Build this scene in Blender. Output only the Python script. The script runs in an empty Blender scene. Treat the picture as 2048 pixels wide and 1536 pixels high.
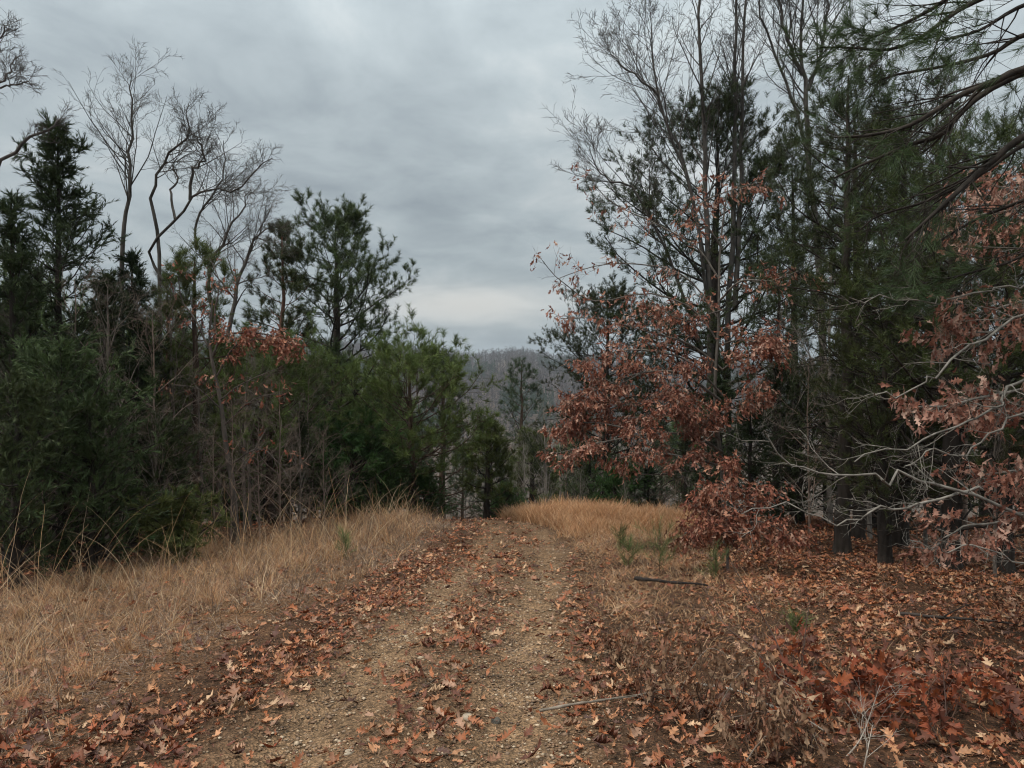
import bpy, math, random
import numpy as np
from math import radians as rad
PI = math.pi
sc = bpy.context.scene
col = sc.collection

# ------------------------------------------------------------------ camera, sky, sun, exposure
FPX, HOR, EYE = 1500.0, 740.0, 1.6          # focal length in photo pixels, horizon row, eye height
cam = bpy.data.cameras.new('camera'); camo = bpy.data.objects.new('camera', cam); col.objects.link(camo)
cam.sensor_width = 36.0; cam.lens = 36.0*FPX/2048; cam.shift_y = -(768-HOR)/2048
cam.clip_start = 0.05; cam.clip_end = 6000
camo.location = (0, 0, EYE); camo.rotation_euler = (rad(90), 0, 0)
sc.camera = camo

SUN_EL, SUN_AZ = 60, 235                    # azimuth clockwise from +Y: behind the viewer, a little to the left
w = bpy.data.worlds.new('World'); sc.world = w; w.use_nodes = True
nt = w.node_tree; N = nt.nodes; L = nt.links; N.clear()
def nd(t, **k):
    n = N.new(t)
    for a, b in k.items(): setattr(n, a, b)
    return n
wo = nd('ShaderNodeOutputWorld'); bg = nd('ShaderNodeBackground'); bg.inputs['Strength'].default_value = 0.1
L.new(bg.outputs[0], wo.inputs[0])
sky = nd('ShaderNodeTexSky', sky_type='NISHITA', sun_disc=False)
sky.sun_elevation = rad(SUN_EL); sky.sun_rotation = rad(SUN_AZ); sky.altitude = 200
tc = nd('ShaderNodeTexCoord'); sep = nd('ShaderNodeSeparateXYZ'); L.new(tc.outputs['Generated'], sep.inputs[0])
def m(op, a, b=None, c=None, clamp=False):
    n = nd('ShaderNodeMath', operation=op, use_clamp=clamp)
    for i, v in enumerate((a, b, c)):
        if v is None: continue
        if isinstance(v, (int, float)): n.inputs[i].default_value = v
        else: L.new(v, n.inputs[i])
    return n.outputs[0]
zc = m('MAXIMUM', sep.outputs['Z'], 0.0)
zz = m('ADD', zc, 0.16)
cx = m('DIVIDE', sep.outputs['X'], zz); cy = m('DIVIDE', sep.outputs['Y'], zz)
cmb = nd('ShaderNodeCombineXYZ'); L.new(cx, cmb.inputs[0]); L.new(cy, cmb.inputs[1])
mp = nd('ShaderNodeMapping'); L.new(cmb.outputs[0], mp.inputs[0])
mp.inputs['Rotation'].default_value = (0, 0, rad(24)); mp.inputs['Scale'].default_value = (1.1, 0.95, 1)
mp.inputs['Location'].default_value = (3.3, 1.7, 0)
n1 = nd('ShaderNodeTexNoise'); n1.inputs['Scale'].default_value = 2.4; n1.inputs['Detail'].default_value = 9; n1.inputs['Roughness'].default_value = 0.56
n1.inputs['Distortion'].default_value = 0.3
L.new(mp.outputs[0], n1.inputs['Vector'])
n2 = nd('ShaderNodeTexNoise'); n2.inputs['Scale'].default_value = 0.55; n2.inputs['Detail'].default_value = 3
L.new(mp.outputs[0], n2.inputs['Vector'])
# bank of lighter and darker cloud, by direction (azimuth tan, elevation sin)
def blob(ax, ez, rx, rz, amp):
    az = m('DIVIDE', sep.outputs['X'], m('MAXIMUM', sep.outputs['Y'], 0.05))
    el = m('DIVIDE', sep.outputs['Z'], m('MAXIMUM', sep.outputs['Y'], 0.05))
    dx = m('DIVIDE', m('SUBTRACT', az, ax), rx); dz = m('DIVIDE', m('SUBTRACT', el, ez), rz)
    r2 = m('ADD', m('MULTIPLY', dx, dx), m('MULTIPLY', dz, dz))
    return m('MULTIPLY', m('EXPONENT', m('MULTIPLY', r2, -1.0)), amp)
base = m('ADD', m('MULTIPLY', m('SUBTRACT', n1.outputs['Fac'], 0.5), 1.45), m('MULTIPLY', m('SUBTRACT', n2.outputs['Fac'], 0.5), 0.9))
for b in [(-0.06, 0.088, 0.12, 0.026, 0.85), (-0.05, 0.19, 0.18, 0.07, -0.24), (-0.26, 0.36, 0.16, 0.11, -0.06), (-0.12, 0.27, 0.1, 0.05, -0.10),
          (0.14, 0.27, 0.16, 0.10, 0.16), (-0.5, 0.30, 0.2, 0.25, 0.06), (0.0, 0.025, 0.5, 0.02, -0.06)]:
    base = m('ADD', base, blob(*b))
v = m('ADD', m('MULTIPLY', base, 0.62), 0.47, clamp=True)
rp = nd('ShaderNodeValToRGB'); L.new(v, rp.inputs[0])
e = rp.color_ramp.elements
e[0].position = 0.18; e[0].color = (0.178, 0.206, 0.224, 1)
e[1].position = 0.86; e[1].color = (0.50, 0.515, 0.505, 1)
x_ = e.new(0.48); x_.color = (0.295, 0.332, 0.345, 1)
wm = nd('ShaderNodeMix', data_type='RGBA'); L.new(blob(-0.06, 0.086, 0.11, 0.024, 0.6), wm.inputs[0]); L.new(rp.outputs[0], wm.inputs[6]); wm.inputs[7].default_value = (0.56, 0.53, 0.48, 1)
# overcast sky: zenith brighter than the horizon band
el2 = m('MULTIPLY', m('MULTIPLY', zc, zc), 3.2)
gain = m('MULTIPLY', m('ADD', el2, 0.93), 10.0)
vm = nd('ShaderNodeVectorMath', operation='SCALE'); L.new(wm.outputs[2], vm.inputs[0]); L.new(gain, vm.inputs['Scale'])
tn = nd('ShaderNodeMix', data_type='RGBA', blend_type='MULTIPLY'); L.new(m('MULTIPLY', m('SUBTRACT', zc, 0.5), 3.0, clamp=True), tn.inputs[0]); L.new(vm.outputs[0], tn.inputs[6]); tn.inputs[7].default_value = (1.08, 1.0, 0.90, 1)
# bluer air low down
hz = m('EXPONENT', m('MULTIPLY', zc, -22.0))
mixh = nd('ShaderNodeMix', data_type='RGBA'); L.new(m('MULTIPLY', hz, 0.75), mixh.inputs[0]); L.new(tn.outputs[2], mixh.inputs[6])
mixh.inputs[7].default_value = (2.0, 2.5, 3.05, 1)
mixs = nd('ShaderNodeMix', data_type='RGBA'); mixs.inputs[0].default_value = 0.06
L.new(mixh.outputs[2], mixs.inputs[6]); L.new(sky.outputs[0], mixs.inputs[7])
L.new(mixs.outputs[2], bg.inputs['Color'])

sun = bpy.data.lights.new('sun', 'SUN'); suno = bpy.data.objects.new('sun', sun); col.objects.link(suno)
sun.energy = 1.5; sun.angle = rad(12); sun.color = (1.0, 0.91, 0.79)
suno.rotation_euler = (rad(90-SUN_EL), 0, rad(180-SUN_AZ))
sc.view_settings.view_transform = 'Standard'; sc.view_settings.look = 'None'
sc.view_settings.exposure = 0.5; sc.view_settings.gamma = 1.0
sc.cycles.max_bounces = 4; sc.cycles.diffuse_bounces = 2; sc.cycles.glossy_bounces = 1
sc.cycles.transmission_bounces = 2; sc.cycles.volume_bounces = 0; sc.cycles.transparent_max_bounces = 4
sc.cycles.caustics_reflective = False; sc.cycles.caustics_refractive = False
sc.cycles.use_denoising = True
sc.cycles.pixel_filter_type = 'BLACKMAN_HARRIS'; sc.cycles.filter_width = 1.15
sc.cycles.use_adaptive_sampling = True; sc.cycles.adaptive_threshold = 0.02

# ------------------------------------------------------------------ terrain height
_ty = np.array([-3000, -200, -30, 0, 12, 14, 16, 18, 20, 30, 60, 120, 250, 380, 600, 1000, 1300, 3500], float)
_tz = np.array([60, 12, 2.6, 0, -1.2, -1.40, -1.63, -2.02, -2.5, -5.1, -12, -24, -45, -50, -22, 9, 8, -30], float)
def ground_z(x, y):
    x = np.asarray(x, float); y = np.asarray(y, float)
    z = np.interp(y, _ty, _tz)
    k = np.clip((y-500)/400, 0, 1)
    r = np.where(y > 50, x/np.maximum(y, 1), 0)
    z = z + k*(18*np.clip(-r-0.02, 0, 0.25)/0.12*0.6 + 7*np.exp(-((r-0.012)/0.05)**2) + 2.0*np.sin(r*57+2) - 40*np.clip(r-0.05, 0, .3))
    d = np.hypot(x, y)
    z = z + np.clip((d-2)/10, 0, 1)*(0.05*np.sin(x*1.1+0.4)*np.sin(y*0.7+1) + 0.03*np.sin(x*2.3+y*1.7))
    ph = np.clip(1-np.abs(y-8)/16, 0, 1)
    c = path_c(y)
    z = z - 0.075*np.exp(-((x-c-0.56)/0.25)**2)*ph - 0.075*np.exp(-((x-c+0.56)/0.25)**2)*ph
    z = z - 0.04*np.clip(-x-3, 0, 20)*np.clip(1-y/40, 0, 1)
    return z
_py = np.array([-5, 3.7, 5.9, 8.6, 11.4, 14.3, 16.5, 20, 26], float)
_pl = np.array([-2.1, -1.75, -1.62, -1.22, -0.80, -0.60, -0.90, -2.2, -5.0])
_pr = np.array([0.3, 0.56, 0.69, 0.82, 0.92, 0.80, 0.20, -0.9, -3.4])
def path_l(y): return np.interp(y, _py, _pl)
def path_r(y): return np.interp(y, _py, _pr)
def path_c(y): return (path_l(y)+path_r(y))/2
def edge_left(y):      # where the woods begin on the one side
    return np.interp(y, [0, 5, 8.3, 12, 15, 18], [-7.5, -6.6, -5.4, -4.2, -3.1, -2.6])
def edge_right(y):
    return np.interp(y, [0, 4, 8, 11, 13, 16, 19], [8.5, 7.5, 6.0, 4.6, 3.4, 3.2, 3.4])
def P(px, py, d):      # a photo ray at depth d, in metres
    return np.array([(px-1024)/FPX*d, d, EYE+(HOR-py)/FPX*d])
def G(px, d):
    x = (px-1024)/FPX*d
    return np.array([x, d, float(ground_z(x, d))])
def Gp(px, py):        # ground point seen at a photo position
    lo = 1.0
    for d in np.arange(1.5, 40, 0.02):
        g = G(px, d)
        if HOR+(EYE-g[2])/d*FPX <= py: return g
    return G(px, 16)

# ------------------------------------------------------------------ materials
def mat(name, color=None, rough=0.85, transl=0.0, bump=None, attr=True, vary=0.0, spec=0.2, noise=None):
    """Principled surface; base colour from the mesh's own colour attribute or one colour, broken up by noise, varied per object."""
    M = bpy.data.materials.new(name); M.use_nodes = True
    t = M.node_tree; n = t.nodes; l = t.links; n.clear()
    out = n.new('ShaderNodeOutputMaterial'); p = n.new('ShaderNodeBsdfPrincipled')
    p.inputs['Roughness'].default_value = rough; p.inputs['Specular IOR Level'].default_value = spec
    if attr:
        a = n.new('ShaderNodeAttribute'); a.attribute_name = 'tint'; c = a.outputs['Color']
    else:
        a = n.new('ShaderNodeRGB'); a.outputs[0].default_value = (*color, 1); c = a.outputs[0]
    if noise:
        g = n.new('ShaderNodeTexCoord'); q = n.new('ShaderNodeTexNoise'); q.inputs['Scale'].default_value = noise[0]; q.inputs['Detail'].default_value = 4
        if len(noise) > 3:
            mpn = n.new('ShaderNodeMapping'); mpn.inputs['Scale'].default_value = noise[3]
            l.new(g.outputs['Object'], mpn.inputs[0]); l.new(mpn.outputs[0], q.inputs['Vector'])
        else: l.new(g.outputs['Object'], q.inputs['Vector'])
        r = n.new('ShaderNodeMapRange'); r.inputs['From Min'].default_value = 0.3; r.inputs['From Max'].default_value = 0.7
        r.inputs['To Min'].default_value = noise[1]; r.inputs['To Max'].default_value = noise[2]; l.new(q.outputs['Fac'], r.inputs['Value'])
        s = n.new('ShaderNodeVectorMath'); s.operation = 'SCALE'; l.new(c, s.inputs[0]); l.new(r.outputs[0], s.inputs['Scale']); c = s.outputs[0]
        if bump:
            b = n.new('ShaderNodeBump'); b.inputs['Strength'].default_value = bump; b.inputs['Distance'].default_value = 0.02
            l.new(q.outputs['Fac'], b.inputs['Height']); l.new(b.outputs[0], p.inputs['Normal'])
    if vary:
        o = n.new('ShaderNodeObjectInfo'); h = n.new('ShaderNodeHueSaturation'); l.new(c, h.inputs['Color'])
        r = n.new('ShaderNodeMapRange'); r.inputs['To Min'].default_value = 1-vary; r.inputs['To Max'].default_value = 1+vary
        l.new(o.outputs['Random'], r.inputs['Value']); l.new(r.outputs[0], h.inputs['Value'])
        r2 = n.new('ShaderNodeMapRange'); r2.inputs['To Min'].default_value = 0.485; r2.inputs['To Max'].default_value = 0.515
        l.new(o.outputs['Random'], r2.inputs['Value']); l.new(r2.outputs[0], h.inputs['Hue']); c = h.outputs[0]
    l.new(c, p.inputs['Base Color'])
    if transl:
        tr = n.new('ShaderNodeBsdfTranslucent'); l.new(c, tr.inputs['Color']); mx = n.new('ShaderNodeMixShader')
        mx.inputs[0].default_value = transl; l.new(p.outputs[0], mx.inputs[1]); l.new(tr.outputs[0], mx.inputs[2]); l.new(mx.outputs[0], out.inputs[0])
    else: l.new(p.outputs[0], out.inputs[0])
    return M
M_bark = mat('bark', rough=0.95, bump=0.9, noise=(14, 0.55, 1.5, (1, 1, 0.25)))
M_twig = mat('twig_bark', rough=0.9, noise=(6, 0.7, 1.35))
M_needle = mat('needles', rough=0.6, transl=0.18, vary=0.22, spec=0.3)
PAL_PINK = np.array([(.30, .135, .095), (.38, .20, .15), (.20, .08, .055), (.45, .27, .21), (.26, .10, .07), (.34, .15, .10), (.50, .33, .26)])
M_leaf = mat('dead_leaf', rough=0.62, transl=0.22, spec=0.35, noise=(45, 0.78, 1.2))
M_litter = mat('litter_leaf', rough=0.55, transl=0.08, spec=0.4, noise=(38, 0.72, 1.25))
M_grass = mat('dry_grass', rough=0.7, transl=0.25, spec=0.25)
M_stone = mat('stone', rough=0.75, spec=0.3, noise=(60, 0.75, 1.2))

# ground: gravel track, soil, leaf mould
M_ground = bpy.data.materials.new('forest_soil'); M_ground.use_nodes = True
t = M_ground.node_tree; n = t.nodes; l = t.links; n.clear()
out = n.new('ShaderNodeOutputMaterial'); p = n.new('ShaderNodeBsdfPrincipled'); l.new(p.outputs[0], out.inputs[0]); p.inputs['Roughness'].default_value = 0.9
p.inputs['Specular IOR Level'].default_value = 0.2
geo = n.new('ShaderNodeNewGeometry'); at = n.new('ShaderNodeAttribute'); at.attribute_name = 'tint'
vo = n.new('ShaderNodeTexVoronoi'); vo.inputs['Scale'].default_value = 55; l.new(geo.outputs['Position'], vo.inputs['Vector'])
vo2 = n.new('ShaderNodeTexVoronoi'); vo2.inputs['Scale'].default_value = 19; l.new(geo.outputs['Position'], vo2.inputs['Vector'])
no = n.new('ShaderNodeTexNoise'); no.inputs['Scale'].default_value = 2.2; no.inputs['Detail'].default_value = 8; no.inputs['Roughness'].default_value = 0.65; l.new(geo.outputs['Position'], no.inputs['Vector'])
cr = n.new('ShaderNodeValToRGB'); l.new(vo.outputs['Color'], cr.inputs[0])
ee = cr.color_ramp.elements; ee[0].position = 0.1; ee[0].color = (0.45, 0.42, 0.38, 1); ee[1].position = 0.95; ee[1].color = (1.9, 1.75, 1.55, 1)
mu = n.new('ShaderNodeMix'); mu.data_type = 'RGBA'; mu.blend_type = 'MULTIPLY'; mu.inputs[0].default_value = 1; l.new(at.outputs['Color'], mu.inputs[6]); l.new(cr.outputs[0], mu.inputs[7])
mr = n.new('ShaderNodeMapRange'); mr.inputs['From Min'].default_value = 0.3; mr.inputs['From Max'].default_value = 0.72; mr.inputs['To Min'].default_value = 0.6; mr.inputs['To Max'].default_value = 1.35
l.new(no.outputs['Fac'], mr.inputs['Value'])
sv = n.new('ShaderNodeVectorMath'); sv.operation = 'SCALE'; l.new(mu.outputs[2], sv.inputs[0]); l.new(mr.outputs[0], sv.inputs['Scale']); l.new(sv.outputs[0], p.inputs['Base Color'])
ad = n.new('ShaderNodeMath'); ad.operation = 'ADD'; l.new(vo.outputs['Distance'], ad.inputs[0]); l.new(vo2.outputs['Distance'], ad.inputs[1])
bu = n.new('ShaderNodeBump'); bu.inputs['Strength'].default_value = 0.9; bu.inputs['Distance'].default_value = 0.03; l.new(ad.outputs[0], bu.inputs['Height']); l.new(bu.outputs[0], p.inputs['Normal'])

# ------------------------------------------------------------------ mesh helpers
def norm(a): return a/np.maximum(np.linalg.norm(a, axis=-1, keepdims=True), 1e-9)
class MB:
    def __init__(s): s.v = []; s.f = []; s.c = []; s.n = 0
    def add(s, v, f, c):
        v = np.asarray(v, float).reshape(-1, 3); f = np.asarray(f, int)
        if len(v) == 0: return s
        c = np.asarray(c, float)
        if c.ndim == 1: c = np.broadcast_to(c, (len(v), 3))
        s.v.append(v); s.f.append(f+s.n); s.c.append(c.reshape(-1, 3)); s.n += len(v); return s
    def mesh(s, name, m_, base=(0, 0, 0), smooth=True):
        me = bpy.data.meshes.new(name)
        V = np.concatenate(s.v)-np.asarray(base); C = np.concatenate(s.c)
        me.vertices.add(len(V)); me.vertices.foreach_set('co', V.astype(np.float32).ravel())
        loops = np.concatenate([f.ravel() for f in s.f]); tot = np.concatenate([np.full(len(f), f.shape[1]) for f in s.f])
        me.loops.add(len(loops)); me.loops.foreach_set('vertex_index', loops.astype(np.int32))
        me.polygons.add(len(tot)); st = np.concatenate([[0], np.cumsum(tot)[:-1]])
        me.polygons.foreach_set('loop_start', st.astype(np.int32)); me.polygons.foreach_set('loop_total', tot.astype(np.int32))
        if smooth: me.polygons.foreach_set('use_smooth', np.ones(len(tot), bool))
        me.update(calc_edges=True)
        a = me.color_attributes.new('tint', 'FLOAT_COLOR', 'POINT')
        a.data.foreach_set('color', np.concatenate([C, np.ones((len(C), 1))], 1).astype(np.float32).ravel())
        me.materials.append(m_); return me
def link(name, me, parent=None):
    o = bpy.data.objects.new(name, me); col.objects.link(o)
    if parent is not None: o.parent = parent
    return o
def tag(o, label=None, cat=None, group=None, kind=None):
    for k, v_ in (('label', label), ('category', cat), ('group', group), ('kind', kind)):
        if v_: o[k] = v_
    return o
def thing(name, label, cat, loc, group=None, rz=0):
    o = bpy.data.objects.new(name, None); col.objects.link(o); o.location = tuple(float(a) for a in loc); o.rotation_euler = (0, 0, rz)
    o.empty_display_size = 0.2
    return tag(o, label, cat, group)
def dup(root, loc, rz, s, label, group):
    r = root.copy(); col.objects.link(r); r.location = tuple(float(a) for a in loc); r.rotation_euler = (0, 0, rz)
    r.scale = (s if hasattr(s, '__len__') else (s, s, s))
    r['label'] = label
    if group: r['group'] = group
    elif 'group' in r: del r['group']
    for ch in list(root.children):
        c = ch.copy(); col.objects.link(c); c.parent = r
    return r

def tubes(mb, pts, rads, sides, color, rng, cvar=0.15):
    """pts (N,K,3), rads (N,K): tapered tubes."""
    pts = np.asarray(pts, float); rads = np.asarray(rads, float)
    if len(pts) == 0: return
    Nn, K, _ = pts.shape
    T = norm(np.gradient(pts, axis=1))
    up = np.where(np.abs(norm(pts[:, -1]-pts[:, 0])[:, 2:3]) > 0.8, np.array([[1., 0.1, 0]]), np.array([[0, 0.1, 1.]]))[:, None, :]
    A = norm(np.cross(T, np.broadcast_to(up, T.shape))); B = np.cross(T, A)
    th = np.arange(sides)*2*PI/sides
    ring = pts[:, :, None, :]+rads[:, :, None, None]*(A[:, :, None, :]*np.cos(th)[None, None, :, None]+B[:, :, None, :]*np.sin(th)[None, None, :, None])
    V = ring.reshape(-1, 3)
    i = np.arange(Nn)[:, None, None]*K*sides; k = np.arange(K-1)[None, :, None]*sides; j = np.arange(sides)[None, None, :]; j2 = (j+1) % sides
    a = i+k+j; b = i+k+j2
    F = np.stack([a, b, b+sides, a+sides], -1).reshape(-1, 4)
    c = np.asarray(color, float)
    if c.ndim == 1: c = np.broadcast_to(c, (Nn, 3))
    c = c*(1+cvar*(rng.random((Nn, 1))*2-1))
    C = np.repeat(c, K*sides, axis=0)
    mb.add(V, F, C)
def grow(rng, pts, rads, n_per, t0, t1, ang, length, K, wob=0.1, trop=0.0, rr=0.5, rmin=0.002, lvar=0.3, flat=0.0, tip=0.25, pair=None):
    """children on every parent polyline. length: number or f(parentlen, t). flat>0 pulls the side direction horizontal."""
    N0, K0, _ = pts.shape
    if N0 == 0: return np.zeros((0, K, 3)), np.zeros((0, K))
    idx = np.repeat(np.arange(N0), n_per); M_ = len(idx)
    t_ = t0+(t1-t0)*((np.tile(np.arange(n_per), N0)+rng.random(M_))/n_per)
    s = t_*(K0-1); i0 = np.clip(s.astype(int), 0, K0-2); fr = (s-i0)[:, None]
    p0 = pts[idx, i0]*(1-fr)+pts[idx, i0+1]*fr
    r0 = rads[idx, i0]*(1-fr[:, 0])+rads[idx, i0+1]*fr[:, 0]
    T = norm(pts[idx, i0+1]-pts[idx, i0])
    q = rng.normal(size=(M_, 3)); q[:, 2] *= (1-flat)
    q = norm(q-T*np.sum(q*T, 1, keepdims=True))
    if pair is not None:    # fixed azimuths round a vertical parent
        az = pair(M_); q = np.stack([np.cos(az), np.sin(az), 0*az], 1); q = norm(q-T*np.sum(q*T, 1, keepdims=True))
    a = (ang(t_) if callable(ang) else ang)*np.ones(M_); a = a*(1+0.25*(rng.random(M_)*2-1))
    D = T*np.cos(a)[:, None]+q*np.sin(a)[:, None]
    plen = np.sum(np.linalg.norm(np.diff(pts, axis=1), axis=2), 1)[idx]
    Ln = (length(plen, t_) if callable(length) else np.full(M_, length))*(1+lvar*(rng.random(M_)*2-1))
    out_ = np.zeros((M_, K, 3)); out_[:, 0] = p0; d = D.copy(); st = (Ln/(K-1))[:, None]
    for k in range(1, K):
        d = norm(d+rng.normal(size=(M_, 3))*wob+np.array([0, 0, trop]))
        out_[:, k] = out_[:, k-1]+d*st
    rb = np.maximum(r0*rr, rmin)
    R = np.maximum(rb[:, None]*np.linspace(1, tip, K)[None, :], rmin*0.5)
    return out_, R
def spline(ctrl, K):
    """Catmull-Rom through control points."""
    c = np.asarray(ctrl, float)
    if len(c) == 2: return c[0]+(c[1]-c[0])*np.linspace(0, 1, K)[:, None]
    c = np.vstack([2*c[0]-c[1], c, 2*c[-1]-c[-2]]); n_ = len(c)-3
    u = np.linspace(0, n_-1e-6, K); i = u.astype(int); f = (u-i)[:, None]
    p0, p1, p2, p3 = c[i], c[i+1], c[i+2], c[i+3]
    return 0.5*((2*p1)+(-p0+p2)*f+(2*p0-5*p1+4*p2-p3)*f**2+(-p0+3*p1-3*p2+p3)*f**3)

def needles(mb, rng, pos, axis, n_, ln, w_, color, spread=0.85, back=0.12, cvar=0.25, droop=0.0):
    """bottle-brush tufts: n_ needles round each twig end."""
    M_ = len(pos)
    if M_ == 0: return
    A = np.repeat(norm(axis), n_, 0); Pp = np.repeat(pos, n_, 0)
    q = rng.normal(size=A.shape); q = norm(q-A*np.sum(q*A, 1, keepdims=True))
    sp = spread*(0.5+0.7*rng.random((len(A), 1)))
    D = norm(A+q*sp+np.array([0, 0, -droop])); st = Pp-A*back*rng.random((len(A), 1))
    l_ = ln*(0.65+0.6*rng.random((len(A), 1)))
    s = norm(np.cross(D, rng.normal(size=D.shape)))*w_*0.5
    V = np.stack([st-s, st+s, st+D*l_], 1)
    F = np.arange(len(A)*3).reshape(-1, 3)
    ct = np.repeat(1+cvar*(rng.random((M_, 1))*2-1), n_, 0)*(0.9+0.2*rng.random((len(A), 1)))
    c = np.asarray(color)
    if c.ndim == 1: c = np.broadcast_to(c, (M_, 3))
    mb.add(V, F, np.repeat((np.repeat(c, n_, 0)*ct), 3, 0))

# --- lobed oak leaf templates
def leaf_template(rng, fine=True, curl=0.3, lob=1.0):
    if fine:
        ys = np.array([0, .07, .2, .27, .40, .49, .64, .71, .84, .90, 1.0]); ws = np.array([0.006, .015, .20, .07, .36, .09, .34, .08, .17, .04, 0.0])
    else:
        ys = np.array([0, .12, .3, .42, .62, .74, 1.0]); ws = np.array([0.008, .03, .26, .09, .33, .08, 0.0])
    ws = ws*lob*(1+0.25*(rng.random(len(ws))-0.5)); wl = ws*(1+0.3*(rng.random(len(ws))-0.5))
    sw = 0.07*(ws > 0.12)      # lobes point forward
    c1, c2, tw = curl*(rng.random()*2-0.6), curl*rng.random(), (rng.random()-0.5)*1.2
    K = len(ys); V = []
    for i in range(K):
        for sgn, w_ in ((-1, wl[i]), (0, 0), (1, ws[i])):
            x = sgn*w_; z = c1*(ys[i]-0.4)**2*1.6+c2*abs(x)*1.6+tw*x*ys[i]*0.5+0.06*math.sin(9*ys[i]+sgn*2+c1*20)*abs(sgn)
            V.append((x*(1-0.3*c2), ys[i]+(sw[i] if sgn else 0), z))
    F = []
    for i in range(K-1):
        a = i*3; F += [(a, a+1, a+4, a+3), (a+1, a+2, a+5, a+4)]
    return np.array(V), np.array(F)
def place_leaves(mb, rng, temps, pos, fwd, nrm, size, color):
    M_ = len(pos)
    if M_ == 0: return
    which = rng.integers(0, len(temps), M_)
    fwd = norm(fwd); x = norm(np.cross(fwd, nrm)); nz = np.cross(x, fwd)
    size = np.broadcast_to(size, (M_,)); color = np.broadcast_to(color, (M_, 3))
    for k, (tv, tf) in enumerate(temps):
        s = which == k; c = s.sum()
        if not c: continue
        V = pos[s][:, None, :]+size[s][:, None, None]*(tv[None, :, 0:1]*(x[s]*(0.55+0.55*rng.random((c, 1))))[:, None, :]+tv[None, :, 1:2]*fwd[s][:, None, :]+tv[None, :, 2:3]*nz[s][:, None, :])
        F = (tf[None]+(np.arange(c)*len(tv))[:, None, None]).reshape(-1, 4)
        mb.add(V.reshape(-1, 3), F, np.repeat(color[s], len(tv), 0))
_r = np.random.default_rng(5)
T_FINE = [leaf_template(_r, True, 0.6, 0.85) for _ in range(8)]
T_FLAT = [leaf_template(_r, True, 0.4, 0.9) for _ in range(6)]
T_LOW = [leaf_template(_r, False, 0.6, 0.72) for _ in range(6)]
T_CURL = [leaf_template(_r, True, 1.3, 0.8) for _ in range(6)]
T_NARROW = [leaf_template(_r, False, 0.9, 0.5) for _ in range(6)]
PAL_RED = np.array([(.27, .095, .058), (.33, .13, .08), (.17, .06, .042), (.40, .19, .12), (.28, .105, .068), (.44, .26, .19), (.20, .07, .046)])
PAL_LITTER = np.array([(.28, .090, .040), (.36, .135, .058), (.46, .23, .12), (.13, .045, .026), (.52, .34, .21), (.42, .20, .10), (.32, .11, .045), (.28, .10, .05), (.40, .18, .09), (.16, .06, .035), (.36, .21, .14), (.09, .04, .028), (.30, .15, .09), (.20, .075, .042)])
PAL_BROWN = np.array([(.22, .13, .08), (.30, .18, .11), (.16, .09, .055), (.38, .25, .16), (.24, .11, .065)])
PAL_RUST = np.array([(.25, .062, .026), (.19, .048, .022), (.32, .09, .034), (.20, .075, .045), (.12, .045, .03)])
def pick(rng, pal, n_, var=0.18):
    return pal[rng.integers(0, len(pal), n_)]*(1+var*(rng.random((n_, 1))*2-1))
def hang_leaves(mb, rng, tips, dirs, k, size, pal, temps, droop=0.9, scatter=0.06):
    pos = np.repeat(tips, k, 0)+rng.normal(size=(len(tips)*k, 3))*scatter
    d = np.repeat(dirs, k, 0)*0.5+rng.normal(size=pos.shape)*0.5+np.array([0, 0, -droop])
    place_leaves(mb, rng, temps, pos, d, rng.normal(size=pos.shape)+np.array([0, -0.6, 0.5]), size*(0.65+0.6*rng.random(len(pos))), pick(rng, pal, len(pos)))

# ------------------------------------------------------------------ tree builders (local space, base at the origin)
BARK_DARK = (.036, .030, .026); BARK_PINE = (.075, .052, .040); BARK_GREY = (.135, .12, .105); BARK_PALE = (.26, .24, .215)
GREEN_PINE = np.array((.050, .076, .028)); GREEN_LIGHT = np.array((.085, .125, .036)); GREEN_CEDAR = np.array((.038, .054, .020)); GREEN_BLUE = np.array((.044, .074, .040))
def trunk_line(rng, H, lean=(0, 0), wob=0.012, K=14):
    z = np.linspace(0, 1, K); x = np.cumsum(rng.normal(size=K)*wob*H/4)*1.0; y = np.cumsum(rng.normal(size=K)*wob*H/4)
    return np.stack([x-x[0]+lean[0]*z*H, y-y[0]+lean[1]*z*H, z*H], 1)[None]
def flare(mb, tk, r0, bark, rng):
    zz = np.array([-.12, 0, .05, .12, .22, .36]); sides = 14; th = np.arange(sides)*2*PI/sides
    lob = 1+0.22*np.sin(th*3+rng.random()*6)+0.12*np.sin(th*5+rng.random()*6)
    V = []
    for z_ in zz:
        k_ = math.exp(-max(z_, 0)/.11); rr_ = r0*(1.0+0.42*k_*lob*(1 if z_ >= 0 else 1.1)); V.append(np.stack([np.cos(th)*rr_, np.sin(th)*rr_, np.full(sides, z_)], 1))
    i = (np.arange(len(zz)-1)*sides)[:, None]; j = np.arange(sides)[None]; j2 = (j+1) % sides
    mb.add(np.concatenate(V)+tk[0, 0]*[1, 1, 0], np.stack([i+j, i+j2, i+j2+sides, i+j+sides], -1).reshape(-1, 4), bark)
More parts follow.
